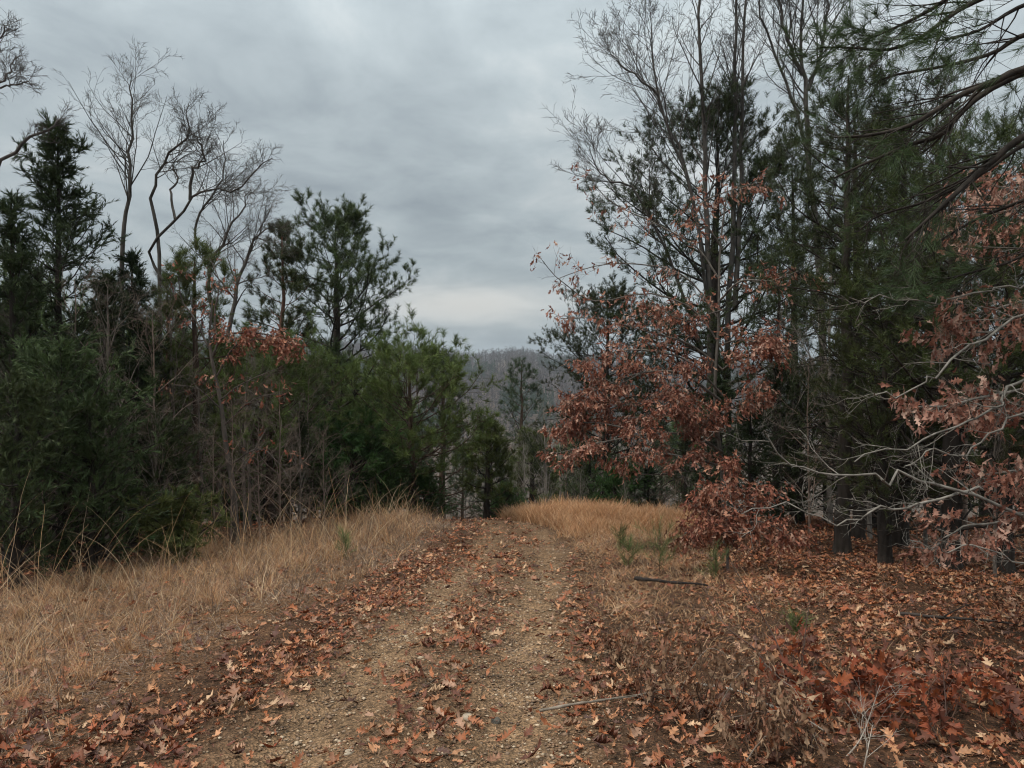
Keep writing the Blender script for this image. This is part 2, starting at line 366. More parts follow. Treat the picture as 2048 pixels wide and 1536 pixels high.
def pine_meshes(seed, H, R, tb=0.25, nl=52, r0=0.13, prof='round', green=GREEN_PINE, tuft=(18, 0.15, 0.009), sub=9, tw=3, keep=0.72, lean=(0, 0), bark=BARK_PINE, dead=8, up=0.10, trunk=None):
    rng = np.random.default_rng(seed)
    tk = trunk_line(rng, H, lean) if trunk is None else trunk
    K = tk.shape[1]; rk = (r0*(1-np.linspace(0, 1, K))**0.8+0.012)[None]
    mb = MB(); tubes(mb, tk, rk, 9, bark, rng, 0); flare(mb, tk, r0, bark, rng)
    def length(pl, t_):
        u = np.clip((t_-tb)/(1-tb), 0, 1)
        if prof == 'round': f = np.sqrt(np.clip(1-u**2.2, 0, 1))*(0.55+0.45*np.minimum(u*3, 1))
        elif prof == 'dome': f = np.sqrt(np.clip(1-u**1.5, 0, 1))*(0.8+0.2*np.minimum(u*6, 1))
        elif prof == 'cone': f = (1-u)**0.85*(0.7+0.3*np.minimum(u*5, 1))
        else: f = 0.25+0.75*np.sin(PI*np.clip(u*0.9+0.08, 0, 1))
        return R*(0.10+0.9*f)
    az = lambda M_: np.arange(M_)*2.39996+rng.normal(size=M_)*0.35
    ang = lambda t_: rad(88)-rad(34)*np.clip((t_-tb)/(1-tb), 0, 1)**1.5
    lim, lr = grow(rng, tk, rk, nl, tb, 0.975, ang, length, 8, 0.11, up, 0.30, 0.007, 0.35, pair=az)
    tubes(mb, lim, lr, 5, bark, rng)
    if dead:
        dl, dr = grow(rng, tk, rk, dead, 0.08, max(tb, 0.12), rad(82), R*0.75, 7, 0.14, 0.0, 0.14, 0.005, 0.5); tubes(mb, dl, dr, 4, bark, rng)
        da, dar = grow(rng, dl, dr, 5, 0.25, 1.0, rad(48), R*0.28, 5, 0.16, 0.02, 0.6, 0.003, 0.5); tubes(mb, da, dar, 3, bark, rng)
    s1, r1 = grow(rng, lim, lr, sub, 0.25, 1.0, rad(50), lambda pl, t_: 0.12*R+0.34*pl*(1.15-t_), 5, 0.14, up*0.9, 0.5, 0.004, 0.35, flat=0.5)
    tubes(mb, s1, r1, 4, bark, rng)
    s2, r2 = grow(rng, s1, r1, tw, 0.35, 1.0, rad(42), lambda pl, t_: 0.10+0.22*pl, 3, 0.15, 0.22, 0.6, 0.003, 0.4)
    tubes(mb, s2, r2, 3, bark, rng)
    tips = np.concatenate([s2[:, -1], s1[:, -1], lim[:, -1], tk[:, -1], s2[:, 1]])
    dirs = np.concatenate([s2[:, -1]-s2[:, -2], s1[:, -1]-s1[:, -2], lim[:, -1]-lim[:, -2], tk[:, -1]-tk[:, -2], s2[:, 1]-s2[:, 0]])
    kk = rng.random(len(tips)) < keep; tips = tips[kk]; dirs = dirs[kk]
    fb = MB(); c = green*(1+0.16*rng.normal(size=(len(tips), 1)).clip(-1.5, 1.5))
    c = c+rng.random((len(tips), 1))*np.array([0.015, 0.008, 0])
    needles(fb, rng, tips, norm(dirs)+np.array([0, 0, 0.45]), int(tuft[0]*1.35), tuft[1]*0.82, tuft[2]*0.95, c, 1.35, 0.12)
    return mb, fb
def cedar_meshes(seed, H, R, tb=0.06, nl=64, r0=0.09, green=GREEN_CEDAR, sub=9, tw=4, prof='cone', fol=(11, 0.08, 0.011), bark=BARK_DARK, droop=0.0):
    rng = np.random.default_rng(seed)
    tk = trunk_line(rng, H, wob=0.01); rk = (r0*(1-np.linspace(0, 1, 14))**0.8+0.008)[None]
    mb = MB(); tubes(mb, tk, rk, 7, bark, rng, 0)
    def length(pl, t_):
        u = np.clip((t_-tb)/(1-tb), 0, 1)
        f = (1-u)**0.8*(0.6+0.4*np.minimum(u*4, 1)) if prof == 'cone' else np.sqrt(np.clip(1-(u*1.0)**2, 0, 1))*(0.7+.3*np.minimum(u*3, 1))
        return R*(0.07+0.93*f)
    az = lambda M_: np.arange(M_)*2.39996+rng.normal(size=M_)*0.4
    ang = lambda t_: rad(78)-rad(42)*np.clip((t_-tb)/(1-tb), 0, 1)
    lim, lr = grow(rng, tk, rk, nl, tb, 0.985, ang, length, 7, 0.10, 0.06, 0.3, 0.005, 0.6, pair=az); tubes(mb, lim, lr, 4, bark, rng)
    s1, r1 = grow(rng, lim, lr, sub, 0.15, 1.0, rad(45), lambda pl, t_: 0.10*R+0.30*pl*(1.1-t_), 4, 0.14, 0.05-droop, 0.5, 0.003, 0.4); tubes(mb, s1, r1, 3, bark, rng)
    s2, r2 = grow(rng, s1, r1, tw, 0.2, 1.0, rad(40), lambda pl, t_: 0.08+0.22*pl, 3, 0.16, 0.04-droop, 0.6, 0.002, 0.4); tubes(mb, s2, r2, 3, bark, rng)
    fb = MB(); tips = np.concatenate([s2[:, -1], s2[:, 1], s1[:, -1], lim[:, -1], tk[:, -1]]); dirs = np.concatenate([s2[:, -1]-s2[:, -2], s2[:, 1]-s2[:, 0], s1[:, -1]-s1[:, -2], lim[:, -1]-lim[:, -2], tk[:, -1]-tk[:, -2]])
    c = green*(1+0.22*rng.normal(size=(len(tips), 1)).clip(-1.6, 1.6))
    needles(fb, rng, tips, dirs, fol[0], fol[1], fol[2], c, 0.55, 0.12, 0.2, droop)
    return mb, fb
def bare_meshes(seed, H, spread=0.3, nl=22, r0=0.1, tb=0.3, bark=BARK_GREY, ang=38, lv=(7, 5, 3), trop=0.05, wob=0.11, lean=(0, 0), trunk=None, twig_r=0.0035, trunks=None, ext=None):
    rng = np.random.default_rng(seed)
    mb = MB(); cb = MB()
    if trunks is None: trunks = [(trunk_line(rng, H, lean) if trunk is None else trunk, r0, tb)]
    for tk, r_, tb_ in trunks:
        K = tk.shape[1]; rk = (r_*(1-np.linspace(0, 1, K))**0.75+0.006)[None]
        tubes(mb, tk, rk, 8, bark, rng, 0)
        lim, lr = grow(rng, tk, rk, nl, tb_, 0.98, rad(ang), lambda pl, t_: spread*H*(1.15-0.8*t_), 9, wob*.75, trop*.6, 0.42, 0.005, 0.5); tubes(cb, lim, lr, 5, bark, rng)
        tops = lim, lr
        a, ar = grow(rng, lim, lr, lv[0], 0.2, 1.0, rad(36), lambda pl, t_: 0.14*pl+0.34*pl*(1.1-t_), 6, wob*.5, trop*.3, 0.5, 0.0035, 0.5); tubes(cb, a, ar, 4, bark, rng)
        b, br = grow(rng, a, ar, lv[1], 0.2, 1.0, rad(38), lambda pl, t_: 0.08+0.36*pl*(1.1-t_), 4, wob*.45, trop*.2, 0.6, twig_r, 0.5); tubes(cb, b, br, 3, bark, rng)
        c, c_r = grow(rng, b, br, lv[2], 0.25, 1.0, rad(42), lambda pl, t_: 0.05+0.30*pl, 3, wob*.4, trop*.2, 0.7, twig_r*0.8, 0.4); tubes(cb, c, c_r, 3, bark, rng)
    return mb, cb
def add_tree(name, label, cat, loc, tm, cm, group=None, rz=0, mats=(None, None), s=1.0, crown='crown'):
    o = thing(name, label, cat, loc, group, rz); o.scale = (s, s, s)
    link('trunk', tm if not isinstance(tm, MB) else tm.mesh('trunk', mats[0] or M_bark), o)
    if cm is not None: link(crown, cm if not isinstance(cm, MB) else cm.mesh(crown, mats[1] or M_needle, smooth=False), o)
    return o

# ------------------------------------------------------------------ ground
def nonuni(lo, hi, a, n_):
    u = np.linspace(math.asinh(lo/a), math.asinh(hi/a), n_); return a*np.sinh(u)
gx = nonuni(-1600, 1600, 2.2, 420); gy = 6+nonuni(-1500, 2600, 3.0, 460)
X, Y = np.meshgrid(gx, gy)
Z = ground_z(X, Y)
rg = np.random.default_rng(1)
near = (np.hypot(X, Y-8) < 18)
Z = Z+near*rg.normal(size=Z.shape)*0.006
c_path = np.array((.25, .172, .112)); c_soil = np.array((.078, .044, .028)); c_grassy = np.array((.17, .10, .06)); c_far = np.array((.075, .06, .052))
inpath = 1/(1+np.exp(-np.minimum(X-path_l(Y)-0.12, path_r(Y)-0.05-X)/0.10)); inpath *= (Y < 24)
med = 1-np.exp(-((np.abs(X-path_c(Y))-0.56)/0.30)**2)
inleft = 1/(1+np.exp((X-path_l(Y)+0.7)/0.15))*(X > edge_left(Y)-0.5)*(Y < 22)
C = c_soil+(c_grassy-c_soil)*inleft[..., None]
C = C+(c_path-C)*(inpath*(1-0.6*med))[..., None]
farw = np.clip((Y-60)/200, 0, 1)[..., None]; C = C*(1-farw)+c_far*farw
mb = MB(); ny, nx = X.shape
ii = (np.arange(ny-1)[:, None]*nx+np.arange(nx-1)[None]).ravel()
mb.add(np.stack([X, Y, Z], -1).reshape(-1, 3), np.stack([ii, ii+1, ii+nx+1, ii+nx], 1), C.reshape(-1, 3))
tag(link('ground', mb.mesh('ground', M_ground)), kind='structure')

# ------------------------------------------------------------------ loose stones of the track (gravel)
rng = np.random.default_rng(11)
def stones(n_, ylo, yhi, smin, smax, seed, mbx, spread=0.0, mode='path'):
    rng = np.random.default_rng(seed)
    y = ylo+(yhi-ylo)*rng.random(n_)**1.3
    if mode == 'path':
        side = rng.choice([-1, 1], n_); x = path_c(y)+side*0.58+rng.normal(size=n_)*(0.30+spread)
    else: x = path_l(y)+(path_r(y)-path_l(y))*(rng.random(n_)*1.3-0.15)
    kp = rng.random(n_) < 0.55+0.5*np.sin(x*4.1+2*np.sin(y*2.3))*np.sin(y*3.3+1.5*np.sin(x*5.1)); x = x[kp]; y = y[kp]; n_ = len(x)
    s = smin+(smax-smin)*rng.random(n_)**3
    ico = np.array([(0, 0, 1), (.9, 0, .3), (.28, .85, .3), (-.72, .53, .3), (-.72, -.53, .3), (.28, -.85, .3), (0, 0, -.6)])
    f = np.array([(0, 1, 2), (0, 2, 3), (0, 3, 4), (0, 4, 5), (0, 5, 1), (6, 2, 1), (6, 3, 2), (6, 4, 3), (6, 5, 4), (6, 1, 5)])
    V = ico[None]*(0.65+0.6*rng.random((n_, 7, 1)))*np.stack([s*(0.8+0.5*rng.random(n_)), s*(0.7+0.4*rng.random(n_)), s*(0.35+0.3*rng.random(n_))], 1)[:, None, :]
    a = rng.random(n_)*2*PI; ca, sa = np.cos(a), np.sin(a)
    V = np.stack([V[..., 0]*ca[:, None]-V[..., 1]*sa[:, None], V[..., 0]*sa[:, None]+V[..., 1]*ca[:, None], V[..., 2]], -1)
    V = V+np.stack([x, y, ground_z(x, y)+s*0.12], 1)[:, None, :]
    pal = np.array([(.27, .18, .115), (.37, .27, .18), (.21, .135, .09), (.50, .39, .28), (.13, .09, .065), (.28, .17, .10), (.24, .17, .12), (.17, .10, .06)])
    cc = np.repeat(pick(rng, pal, n_), 7, 0)
    mbx.add(V.reshape(-1, 3), (f[None]+(np.arange(n_)*7)[:, None, None]).reshape(-1, 3), cc)
mb = MB(); stones(36000, 2.6, 9, .003, .019, 12, mb, 0.05); stones(16000, 6, 17, .008, .022, 13, mb); stones(700, 2.6, 12, .012, .035, 14, mb, 0.15); stones(9000, 2.6, 12, .004, .014, 15, mb, mode='all')
tag(link('gravel', mb.mesh('gravel', M_stone, smooth=False)), kind='stuff')

# ------------------------------------------------------------------ leaf litter
def smooth(a, lo, hi): return np.clip((a-lo)/(hi-lo), 0, 1)
def litter_density(x, y):
    pl, pr, c = path_l(y), path_r(y), path_c(y)
    d = np.full(x.shape, 150.0)
    inp = (x > pl) & (x < pr)
    rut = np.exp(-((np.abs(x-c)-0.55)/0.27)**2)
    d = np.where(inp, 270*(1-rut)**1.5+55+60*smooth(path_l(y)+0.55-x, 0, 0.35), d)
    d = np.where(inp & (y < 4.8), d*0.9+8, d)
    d = np.where(inp, d*(1-0.62*smooth(y, 9, 13)), d)
    mar = np.exp(-((x-pl+0.10)/0.50)**2); d = np.where(x < pl+0.35, (50+400*mar)*(1-0.55*smooth(y, 9.5, 13.5)), d)
    nearl = (x < pl)*np.clip((5.4-y)/1.6, 0, 1); d = d+nearl*330*np.exp(-((x-pl)/1.7)**2)
    rgt = smooth(x, pr+0.9, pr+2.3)
    d = np.where(x > pr, 75+330*rgt+150*np.clip((7.2-y)/1.5, 0, 1)*(1-rgt), d)
    d = np.where((y > 12.5) & (x > pr) & (x < 3), 12, d)
    d = np.where((x < edge_left(y)-0.3), 120, d)
    return d
def scatter(rng, n_, x0, x1, y0, y1, dens, dmax):
    x = x0+(x1-x0)*rng.random(n_); y = y0+(y1-y0)*rng.random(n_)
    # patchy
    pt = 0.75+0.5*np.sin(x*3.1+np.sin(y*2.3)*1.5)*np.sin(y*2.7+np.sin(x*1.9)*1.3)
    k = rng.random(n_)*dmax < dens(x, y)*pt
    k &= np.abs(x) < y*0.78+1.6
    return x[k], y[k]
def litter(seed, y0, y1, xr, mult, temps, lift=0.03, size=(0.035, 0.145), dm=520):
    rng = np.random.default_rng(seed); area = 2*xr*(y1-y0); dmax = dm
    x, y = scatter(rng, int(area*dmax*mult), -xr, xr, y0, y1, litter_density, dmax)
    k = len(x); z = ground_z(x, y)+0.008+lift*rng.random(k)
    a = rng.random(k)*2*PI; fwd = np.stack([np.cos(a), np.sin(a), rng.normal(size=k)*0.22], 1)
    nr = np.stack([rng.normal(size=k)*0.5, rng.normal(size=k)*0.5, np.ones(k)], 1)
    mbx = MB(); sz = size[0]+(size[1]-size[0])*rng.random(k)**1.3
    cc = pick(rng, PAL_LITTER, k, 0.22)
    rust = rng.random(k) < np.clip((4.4-y)*0.5, 0, 0.45)*(x < path_l(y)+0.1)+0.05+0.14*((x > 1.6) & (y < 5.8))
    cc[rust] = pick(rng, PAL_RUST, rust.sum())
    place_leaves(mbx, rng, temps, np.stack([x, y, z], 1), fwd, nr, sz, cc); return mbx
a0 = litter(24, 2.3, 8.5, 6.5, 1.6, T_LOW[:3]+T_NARROW[:3], size=(.010, .038), dm=700, lift=0.012)
a1 = litter(21, 2.3, 6.5, 5.5, 1.0, T_FLAT+T_FINE[:6]+T_LOW[:3]+T_NARROW[:3]+T_CURL); a2 = litter(22, 6.5, 11, 9.5, 1.0, T_LOW+T_FLAT[:2]); a3 = litter(23, 11, 19, 13, 0.75, T_LOW)
mb = MB()
for q in (a0, a1, a2, a3):
    for v_, f_, c_ in zip(q.v, q.f, q.c): mb.v.append(v_); mb.c.append(c_)
    off = mb.n
    for f_ in q.f: mb.f.append(f_+off)
    mb.n += q.n
tag(link('leaf_litter', mb.mesh('leaf_litter', M_litter)), 'red-brown and tan oak leaves lying over track edge and forest floor', kind='stuff')

# ------------------------------------------------------------------ grass
def blades(mbx, rng, x, y, h, wd, lean, pal, K=5, curve=0.8, z=None, cvar=0.2, wobble=0.05):
    k = len(x); z = ground_z(x, y) if z is None else z
    if k == 0: return
    pt = np.sin(x*2.1+1.3*np.sin(y*1.7))*np.sin(y*1.9+1.1*np.sin(x*2.9))+0.6*np.sin(x*5.3+y*3.1)*np.sin(y*6.1-x*2.2)   # clumps
    h = h*(1+0.28*pt)
    a = rng.random(k)*2*PI; dr = np.stack([np.cos(a), np.sin(a)], 1)
    l0 = lean*(0.3+rng.random(k)); s = np.linspace(0, 1, K)
    th = l0[:, None]+(curve*(0.3+rng.random(k)))[:, None]*s[None]*1.4
    st = (h/(K-1))[:, None]; hx = np.cumsum(np.sin(th)*st, 1)-np.sin(th[:, :1])*st; hz_ = np.cumsum(np.cos(th)*st, 1)-np.cos(th[:, :1])*st
    wob = np.cumsum(rng.normal(size=(k, K))*wobble, 1)*h[:, None]
    px = x[:, None]+dr[:, :1]*hx-dr[:, 1:]*wob; py = y[:, None]+dr[:, 1:]*hx+dr[:, :1]*wob; pz = z[:, None]+hz_
    pts = np.stack([px, py, pz], -1)
    b = rng.random(k)*2*PI; sd = np.stack([np.cos(b), np.sin(b), 0*b], 1)[:, None, :]*(wd[:, None]*np.linspace(1, 0.25, K)[None])[..., None]*0.5
    V = np.stack([pts-sd, pts+sd], 2).reshape(-1, 3)
    i = (np.arange(k)*K*2)[:, None]+np.arange(K-1)[None]*2
    F = np.stack([i, i+1, i+3, i+2], -1).reshape(-1, 4)
    mbx.add(V, F, np.repeat(pick(rng, pal, k, cvar)*(1+0.16*pt[:, None]), K*2, 0))
PAL_STRAW = np.array([(.50, .33, .18), (.38, .23, .12), (.22, .155, .115), (.42, .26, .15), (.16, .11, .085), (.60, .46, .31), (.30, .17, .11), (.26, .20, .16)])
PAL_GREY = np.array([(.26, .205, .165), (.33, .26, .21), (.20, .15, .12), (.30, .21, .15)])
PAL_ORANGE = np.array([(.56, .32, .17), (.44, .23, .11), (.64, .42, .26), (.34, .17, .09), (.50, .33, .20)])
def leftfield(x, y):
    pl = path_l(y); e_ = edge_left(y)
    g = smooth(pl-x, 0.25, 1.0)*smooth(x-e_, -0.6, 0.4)
    g = g*smooth(y-2.0-0.15*np.maximum(x+3, 0), -0.4, 0.5)
    return g*1500*np.clip(0.75+0.45*np.sin(x*3.3+1.7*np.sin(y*2.1))*np.sin(y*3.7+1.3*np.sin(x*1.9)), 0.2, 1)
rng = np.random.default_rng(31); mb = MB()
x, y = scatter(rng, 230000, -9.0, -0.5, 2.2, 18.5, leftfield, 1500)
k = len(x); far = smooth(y, 5, 14)
grey = rng.random(k) < np.where((path_l(y)-x) < 1.8, 0.75, 0.42)
h = (0.10+0.15*rng.random(k))*(1+0.75*far)*np.where(grey, 0.75, 1.0)*(0.55+0.45*smooth(path_l(y)-x, 0.3, 1.6)); wd = 0.0018+0.00055*y
for sel, pal in ((grey, PAL_GREY), (~grey, PAL_STRAW)):
    blades(mb, rng, x[sel], y[sel], h[sel], wd[sel], 1.05, pal, 5, 1.7)
# taller tufts nearer the trees and a fringe at the crest
x, y = scatter(rng, 60000, -8.5, -0.4, 7, 19.0, lambda a, b: 300*smooth(path_l(b)-a, 0.5, 1.6)*smooth(a-edge_left(b), -0.7, 0.3), 300); k = len(x)
blades(mb, rng, x, y, (0.12+0.33*rng.random(k)**1.5)*(0.6+0.5*smooth(y, 8, 14)), 0.0016+0.0005*y, 0.5, np.vstack([PAL_STRAW, PAL_STRAW, PAL_ORANGE[:2]]), 6, 1.2)
# clumps of broomsedge, each fanning out of one root
kc = 420; xc, yc = scatter(rng, 5200, -8.5, -0.6, 4.5, 18.5, lambda a, b: 60*smooth(path_l(b)-a, 0.7, 1.8)*smooth(a-edge_left(b), -0.7, 0.3), 300)
kk = rng.integers(18, 60, len(xc)); x = np.repeat(xc, kk)+rng.normal(size=kk.sum())*0.035; y = np.repeat(yc, kk)+rng.normal(size=kk.sum())*0.035; hc = np.repeat((0.18+0.32*rng.random(len(xc)))*(0.6+0.55*smooth(yc, 8, 14)), kk)
blades(mb, rng, x, y, hc*(0.6+0.5*rng.random(len(x))), 0.0016+0.00045*y, 0.35, np.vstack([PAL_STRAW[[0, 3, 5, 6]], PAL_ORANGE[:2]]), 6, 0.8)
x, y = scatter(rng, 30000, -8.0, -1.0, 3.8, 18, lambda a, b: 26*smooth(path_l(b)-a, 0.9, 2.2)*smooth(a-edge_left(b), -0.9, 0.1), 60); k = len(x)
blades(mb, rng, x, y, (0.28+0.5*rng.random(k)**2)*(0.7+0.3*smooth(y, 7, 12)), 0.0016+0.00042*y, 0.3, PAL_STRAW[[0, 3, 5, 6, 2]], 8, 0.7, wobble=0.008)
# dark dead weed stalks
x, y = scatter(rng, 20000, -8.5, -0.8, 3.5, 17, lambda a, b: 16*smooth(path_l(b)-a, 0.2, 0.9)*smooth(a-edge_left(b), -0.7, 0.3), 60); k = len(x)
blades(mb, rng, x, y, 0.12+0.28*rng.random(k), 0.0025+0.0004*y, 0.15, np.array([(.09, .06, .045), (.13, .085, .06), (.16, .12, .095)]), 5, 0.3)
tag(link('dry_grass', mb.mesh('dry_grass', M_grass)), 'tangled tan dry grass on the bank beside the track', kind='stuff')
# long arching stems
mb = MB(); x, y = scatter(rng, 9000, -7.0, -1.0, 3.8, 17, lambda a, b: 6*smooth(path_l(b)-a, 0.9, 2.2)*smooth(a-edge_left(b), -0.7, 0.2), 60); k = len(x)
blades(mb, rng, x, y, 0.7+0.55*rng.random(k), 0.0022+0.0004*y, 0.15, PAL_STRAW[[0, 5, 1, 0]]*1.1, 10, 0.8, wobble=0.006)
tag(link('arching_grass', mb.mesh('arching_grass', M_grass)), 'long arching straw stems rising above the tangled grass', kind='stuff')
# other side: short orange grass, tall fringe past the crest
mb = MB()
def rstrip(a, b):
    pr = path_r(b); q = smooth(a-pr, -0.1, 0.4)*smooth(pr+2.6-a-0.0*b, 0, 1.2)*smooth(b, 4.6, 7.0)
    return 900*q*(0.35+0.65*smooth(b, 6, 12))
x, y = scatter(rng, 90000, 0.2, 4.2, 3.5, 14, rstrip, 900); k = len(x)
blades(mb, rng, x, y, 0.07+0.17*rng.random(k)**1.5, 0.0016+0.0005*y, 0.75, np.vstack([PAL_ORANGE, PAL_ORANGE, PAL_STRAW]), 5, 1.2)
x, y = scatter(rng, 90000, -0.6, 4.0, 12.6, 19.5, lambda a, b: 1000*smooth(a-np.where(b < 15.5, path_r(b), np.maximum(path_r(b), -0.30)), 0, 0.3)*smooth(b-12.6+0.0*a, 0, 1.6)*smooth(3.9-a, 0, 0.6), 1000); k = len(x)
blades(mb, rng, x, y, (0.12+0.24*smooth(y, 13, 16))*(0.45+0.9*rng.random(k)), 0.002+0.0005*y, 0.3, np.vstack([PAL_ORANGE, PAL_ORANGE, PAL_STRAW[:1]]), 5, 0.6)
x, y = scatter(rng, 20000, -1.8, 1.4, 2.3, 12, lambda a, b: 160*np.exp(-((a-path_c(b)+0.12)/0.22)**2)*(0.4+0.6*np.sin(b*2.2)**2), 160); k = len(x)
blades(mb, rng, x, y, 0.03+0.07*rng.random(k), 0.0016+0.0004*y, 0.8, PAL_STRAW, 4, 1.0)
x, y = scatter(rng, 30000, 0.6, 7.5, 2.4, 10, lambda a, b: 30*smooth(a-path_r(b), 0, 0.6), 160); k = len(x)
blades(mb, rng, x, y, 0.05+0.14*rng.random(k), 0.0016+0.0004*y, 0.7, PAL_STRAW, 4, 1.0)
tag(link('orange_grass', mb.mesh('orange_grass', M_grass)), 'short orange dry grass on the far verge and past the crest', kind='stuff')

# ------------------------------------------------------------------ far woods on the hill
rng = np.random.default_rng(41)
def strokes(mbx, p0, p1, w0, c):
    d = p1-p0; s = np.cross(norm(d), np.tile([0, 1., 0], (len(d), 1)))*w0[:, None]*0.5
    V = np.stack([p0-s, p0+s, p1], 1); mbx.add(V.reshape(-1, 3), np.arange(len(d)*3).reshape(-1, 3), np.repeat(c, 3, 0))
k = 15000; yy = 420+660*rng.random(k)**0.8; ang_ = -0.72+1.44*rng.random(k); xx = ang_*yy; zz_ = ground_z(xx, yy)
ok = (np.sin(ang_*40+yy*0.013)+np.sin(ang_*17-yy*0.021)) < 0.9
# leave a clearing band low on the slope
mbw = MB(); mbp = MB()
hh = 9+9*rng.random(k); b0 = np.stack([xx, yy, zz_], 1)
s = ok; cB = np.array((.085, .072, .075))*(0.7+0.6*rng.random((k, 1)))
strokes(mbw, b0[s], b0[s]+np.stack([rng.normal(size=k)*0.6, 0*xx, hh*.8], 1)[s], np.full(s.sum(), 0.45), cB[s]*1.35)
for q in range(11):
    tq = 0.3+0.6*rng.random(k); st = b0+np.stack([0*xx, 0*xx, hh*tq], 1)
    dv = np.stack([rng.normal(size=k)*2.3, rng.normal(size=k)*2.3, 1.2+2.2*rng.random(k)], 1)
    strokes(mbw, st[s], (st+dv)[s], np.full(s.sum(), 0.5), cB[s])
tag(link('far_woods', mbw.mesh('far_woods', M_twig, smooth=False)), 'leafless grey woods covering the distant hill', kind='stuff')
s = ~ok; bp = b0[s]; hp = hh[s]*0.95
for q in range(46):
    tq = 0.15+0.85*rng.random(len(bp)); rr_ = (1-tq)*3.2+0.5; a = rng.random(len(bp))*2*PI
    st = bp+np.stack([0*tq, 0*tq, hp*tq], 1); en = st+np.stack([np.cos(a)*rr_, np.sin(a)*rr_, 0.8-0.4*rr_], 1)
    strokes(mbp, st, en, np.full(len(bp), 1.6), np.array((.045, .065, .045))*(0.8+0.4*rng.random((len(bp), 1))))
tag(link('far_pine_woods', mbp.mesh('far_pine_woods', M_twig, smooth=False)), 'dark green pine stands among grey woods on the distant hill', kind='stuff')

# ------------------------------------------------------------------ pines, one mesh pair per kind of shape
def local(pts, base): return np.asarray(pts)-np.asarray(base)
def line_px(ctrl, K): return spline([P(*c) for c in ctrl], K)[None]
def pine(label, px, top, d, R, seed, group=None, **k):
    g = G(px, d); H = P(px, top, d)[2]-g[2]
    t_, c_ = pine_meshes(seed, H, R, **k)
    o = add_tree('pine_tree', label, 'pine tree', g, t_, c_, group); o['_h'] = H; return o
def cedar(label, px, top, d, R, seed, group=None, name='cedar_tree', cat='cedar tree', **k):
    g = G(px, d); H = P(px, top, d)[2]-g[2]
    t_, c_ = cedar_meshes(seed, H, R, **k)
    o = add_tree(name, label, cat, g, t_, c_, group); o['_h'] = H; return o
ORD = 'first second third fourth fifth sixth seventh eighth ninth tenth eleventh twelfth thirteenth fourteenth fifteenth sixteenth seventeenth eighteenth nineteenth twentieth'.split()
GN = 'pines and cedars at the edge of the woods'
big = pine('tall rounded green pine above its neighbours, dark limbs spreading low', 668, 450, 21, 2.75, 101, tb=0.30, nl=40, r0=0.19, prof='dome', sub=13, keep=.85, tuft=(20, .17, .012), bark=BARK_DARK, dead=10)
nar = pine('narrow pine with reddish bare trunk beside the tall rounded pine', 556, 462, 18.5, 1.0, 102, tb=0.45, nl=30, r0=0.10, prof='round', sub=7, keep=.6, tuft=(18, .17, .011), bark=(.11, .06, .045))
p3 = pine('light green pine leaning over the grass, nearest to the track', 826, 735, 17, 1.9, 103, tb=0.30, nl=44, r0=0.10, prof='round', green=GREEN_LIGHT*1.2, sub=10, keep=.6, tuft=(18, .17, .010))
p4 = pine('grey-green pine whose pointed top meets the distant hill', 884, 712, 27, 1.8, 104, tb=0.2, nl=44, r0=0.13, prof='cone', green=GREEN_BLUE, sub=7, keep=.7, tuft=(14, .2, .011))
p5 = pine('slender pine standing alone down the slope past the crest', 1036, 728, 35, 2.2, 105, tb=0.30, nl=34, r0=0.15, prof='cone', green=GREEN_BLUE, sub=6, keep=.6, tuft=(13, .24, .013))
p6 = pine('young pine with yellow-green needles between red-leaved oaks', 392, 515, 13, 1.0, 106, keep=.6, tb=0.30, nl=32, r0=0.08, prof='round', green=GREEN_LIGHT, sub=8, tuft=(20, .15, .008))
p7 = pine('broad dark pine crown behind the red-leaved oak', 1432, 240, 19, 3.4, 107, tb=0.24, nl=64, r0=0.20, prof='dome', green=GREEN_PINE*0.6, sub=12, tw=4, keep=.8, tuft=(16, .16, .013), bark=BARK_DARK)
p8 = pine('slim tall pine with straight dark trunk standing in the leaf litter', 1685, 150, 11.3, 1.25, 108, tb=0.50, nl=38, r0=0.11, prof='round', green=GREEN_PINE*0.75, sub=7, tuft=(16, .13, .008), bark=BARK_DARK, dead=40, keep=.5)
p9 = pine('dark-stemmed pine just behind the slim tall pine', 1716, 215, 12.6, 1.5, 109, keep=.5, tb=0.52, nl=36, r0=0.10, prof='round', green=GREEN_PINE*0.8, sub=8, tuft=(16, .14, .009), bark=BARK_DARK, dead=26)
p10 = pine('thick dark pine trunk deepest in the litter glade', 1800, 240, 11.6, 1.7, 110, keep=.55, tb=0.45, nl=42, r0=0.12, prof='round', green=GREEN_PINE*0.7, sub=9, tuft=(16, .14, .009), bark=BARK_DARK, dead=26)
p11 = pine('small pine with dark trunk at the bend of the track', 974, 855, 19.5, 1.1, 111, tb=0.25, nl=26, tw=2, keep=.7, r0=0.09, prof='cone', green=GREEN_LIGHT*.9, sub=8, tuft=(16, .17, .012), bark=BARK_DARK)
p12 = pine('olive green pine overhung by red oak leaves', 1900, 300, 9.6, 1.9, 112, keep=.6, tb=0.22, nl=46, r0=0.12, prof='round', green=GREEN_LIGHT*0.55, sub=10, tuft=(18, .13, .007), bark=BARK_DARK)
c1 = cedar('tall pointed dark cedar rising over the bank', 120, 262, 12, 1.45, 201, nl=74, sub=9, tb=0.25, bark=BARK_DARK)
c2 = cedar('dark cedar with blue-green foliage beside the tall pointed cedar', 20, 405, 10.5, 1.25, 202, nl=46, sub=8, green=GREEN_CEDAR*0.9)
c3 = cedar('dense dark cedar column next to the young yellow-green pine', 262, 515, 12.6, 1.1, 203, nl=50, sub=8, tb=0.12, green=GREEN_CEDAR*np.array((.8, .95, .95)))
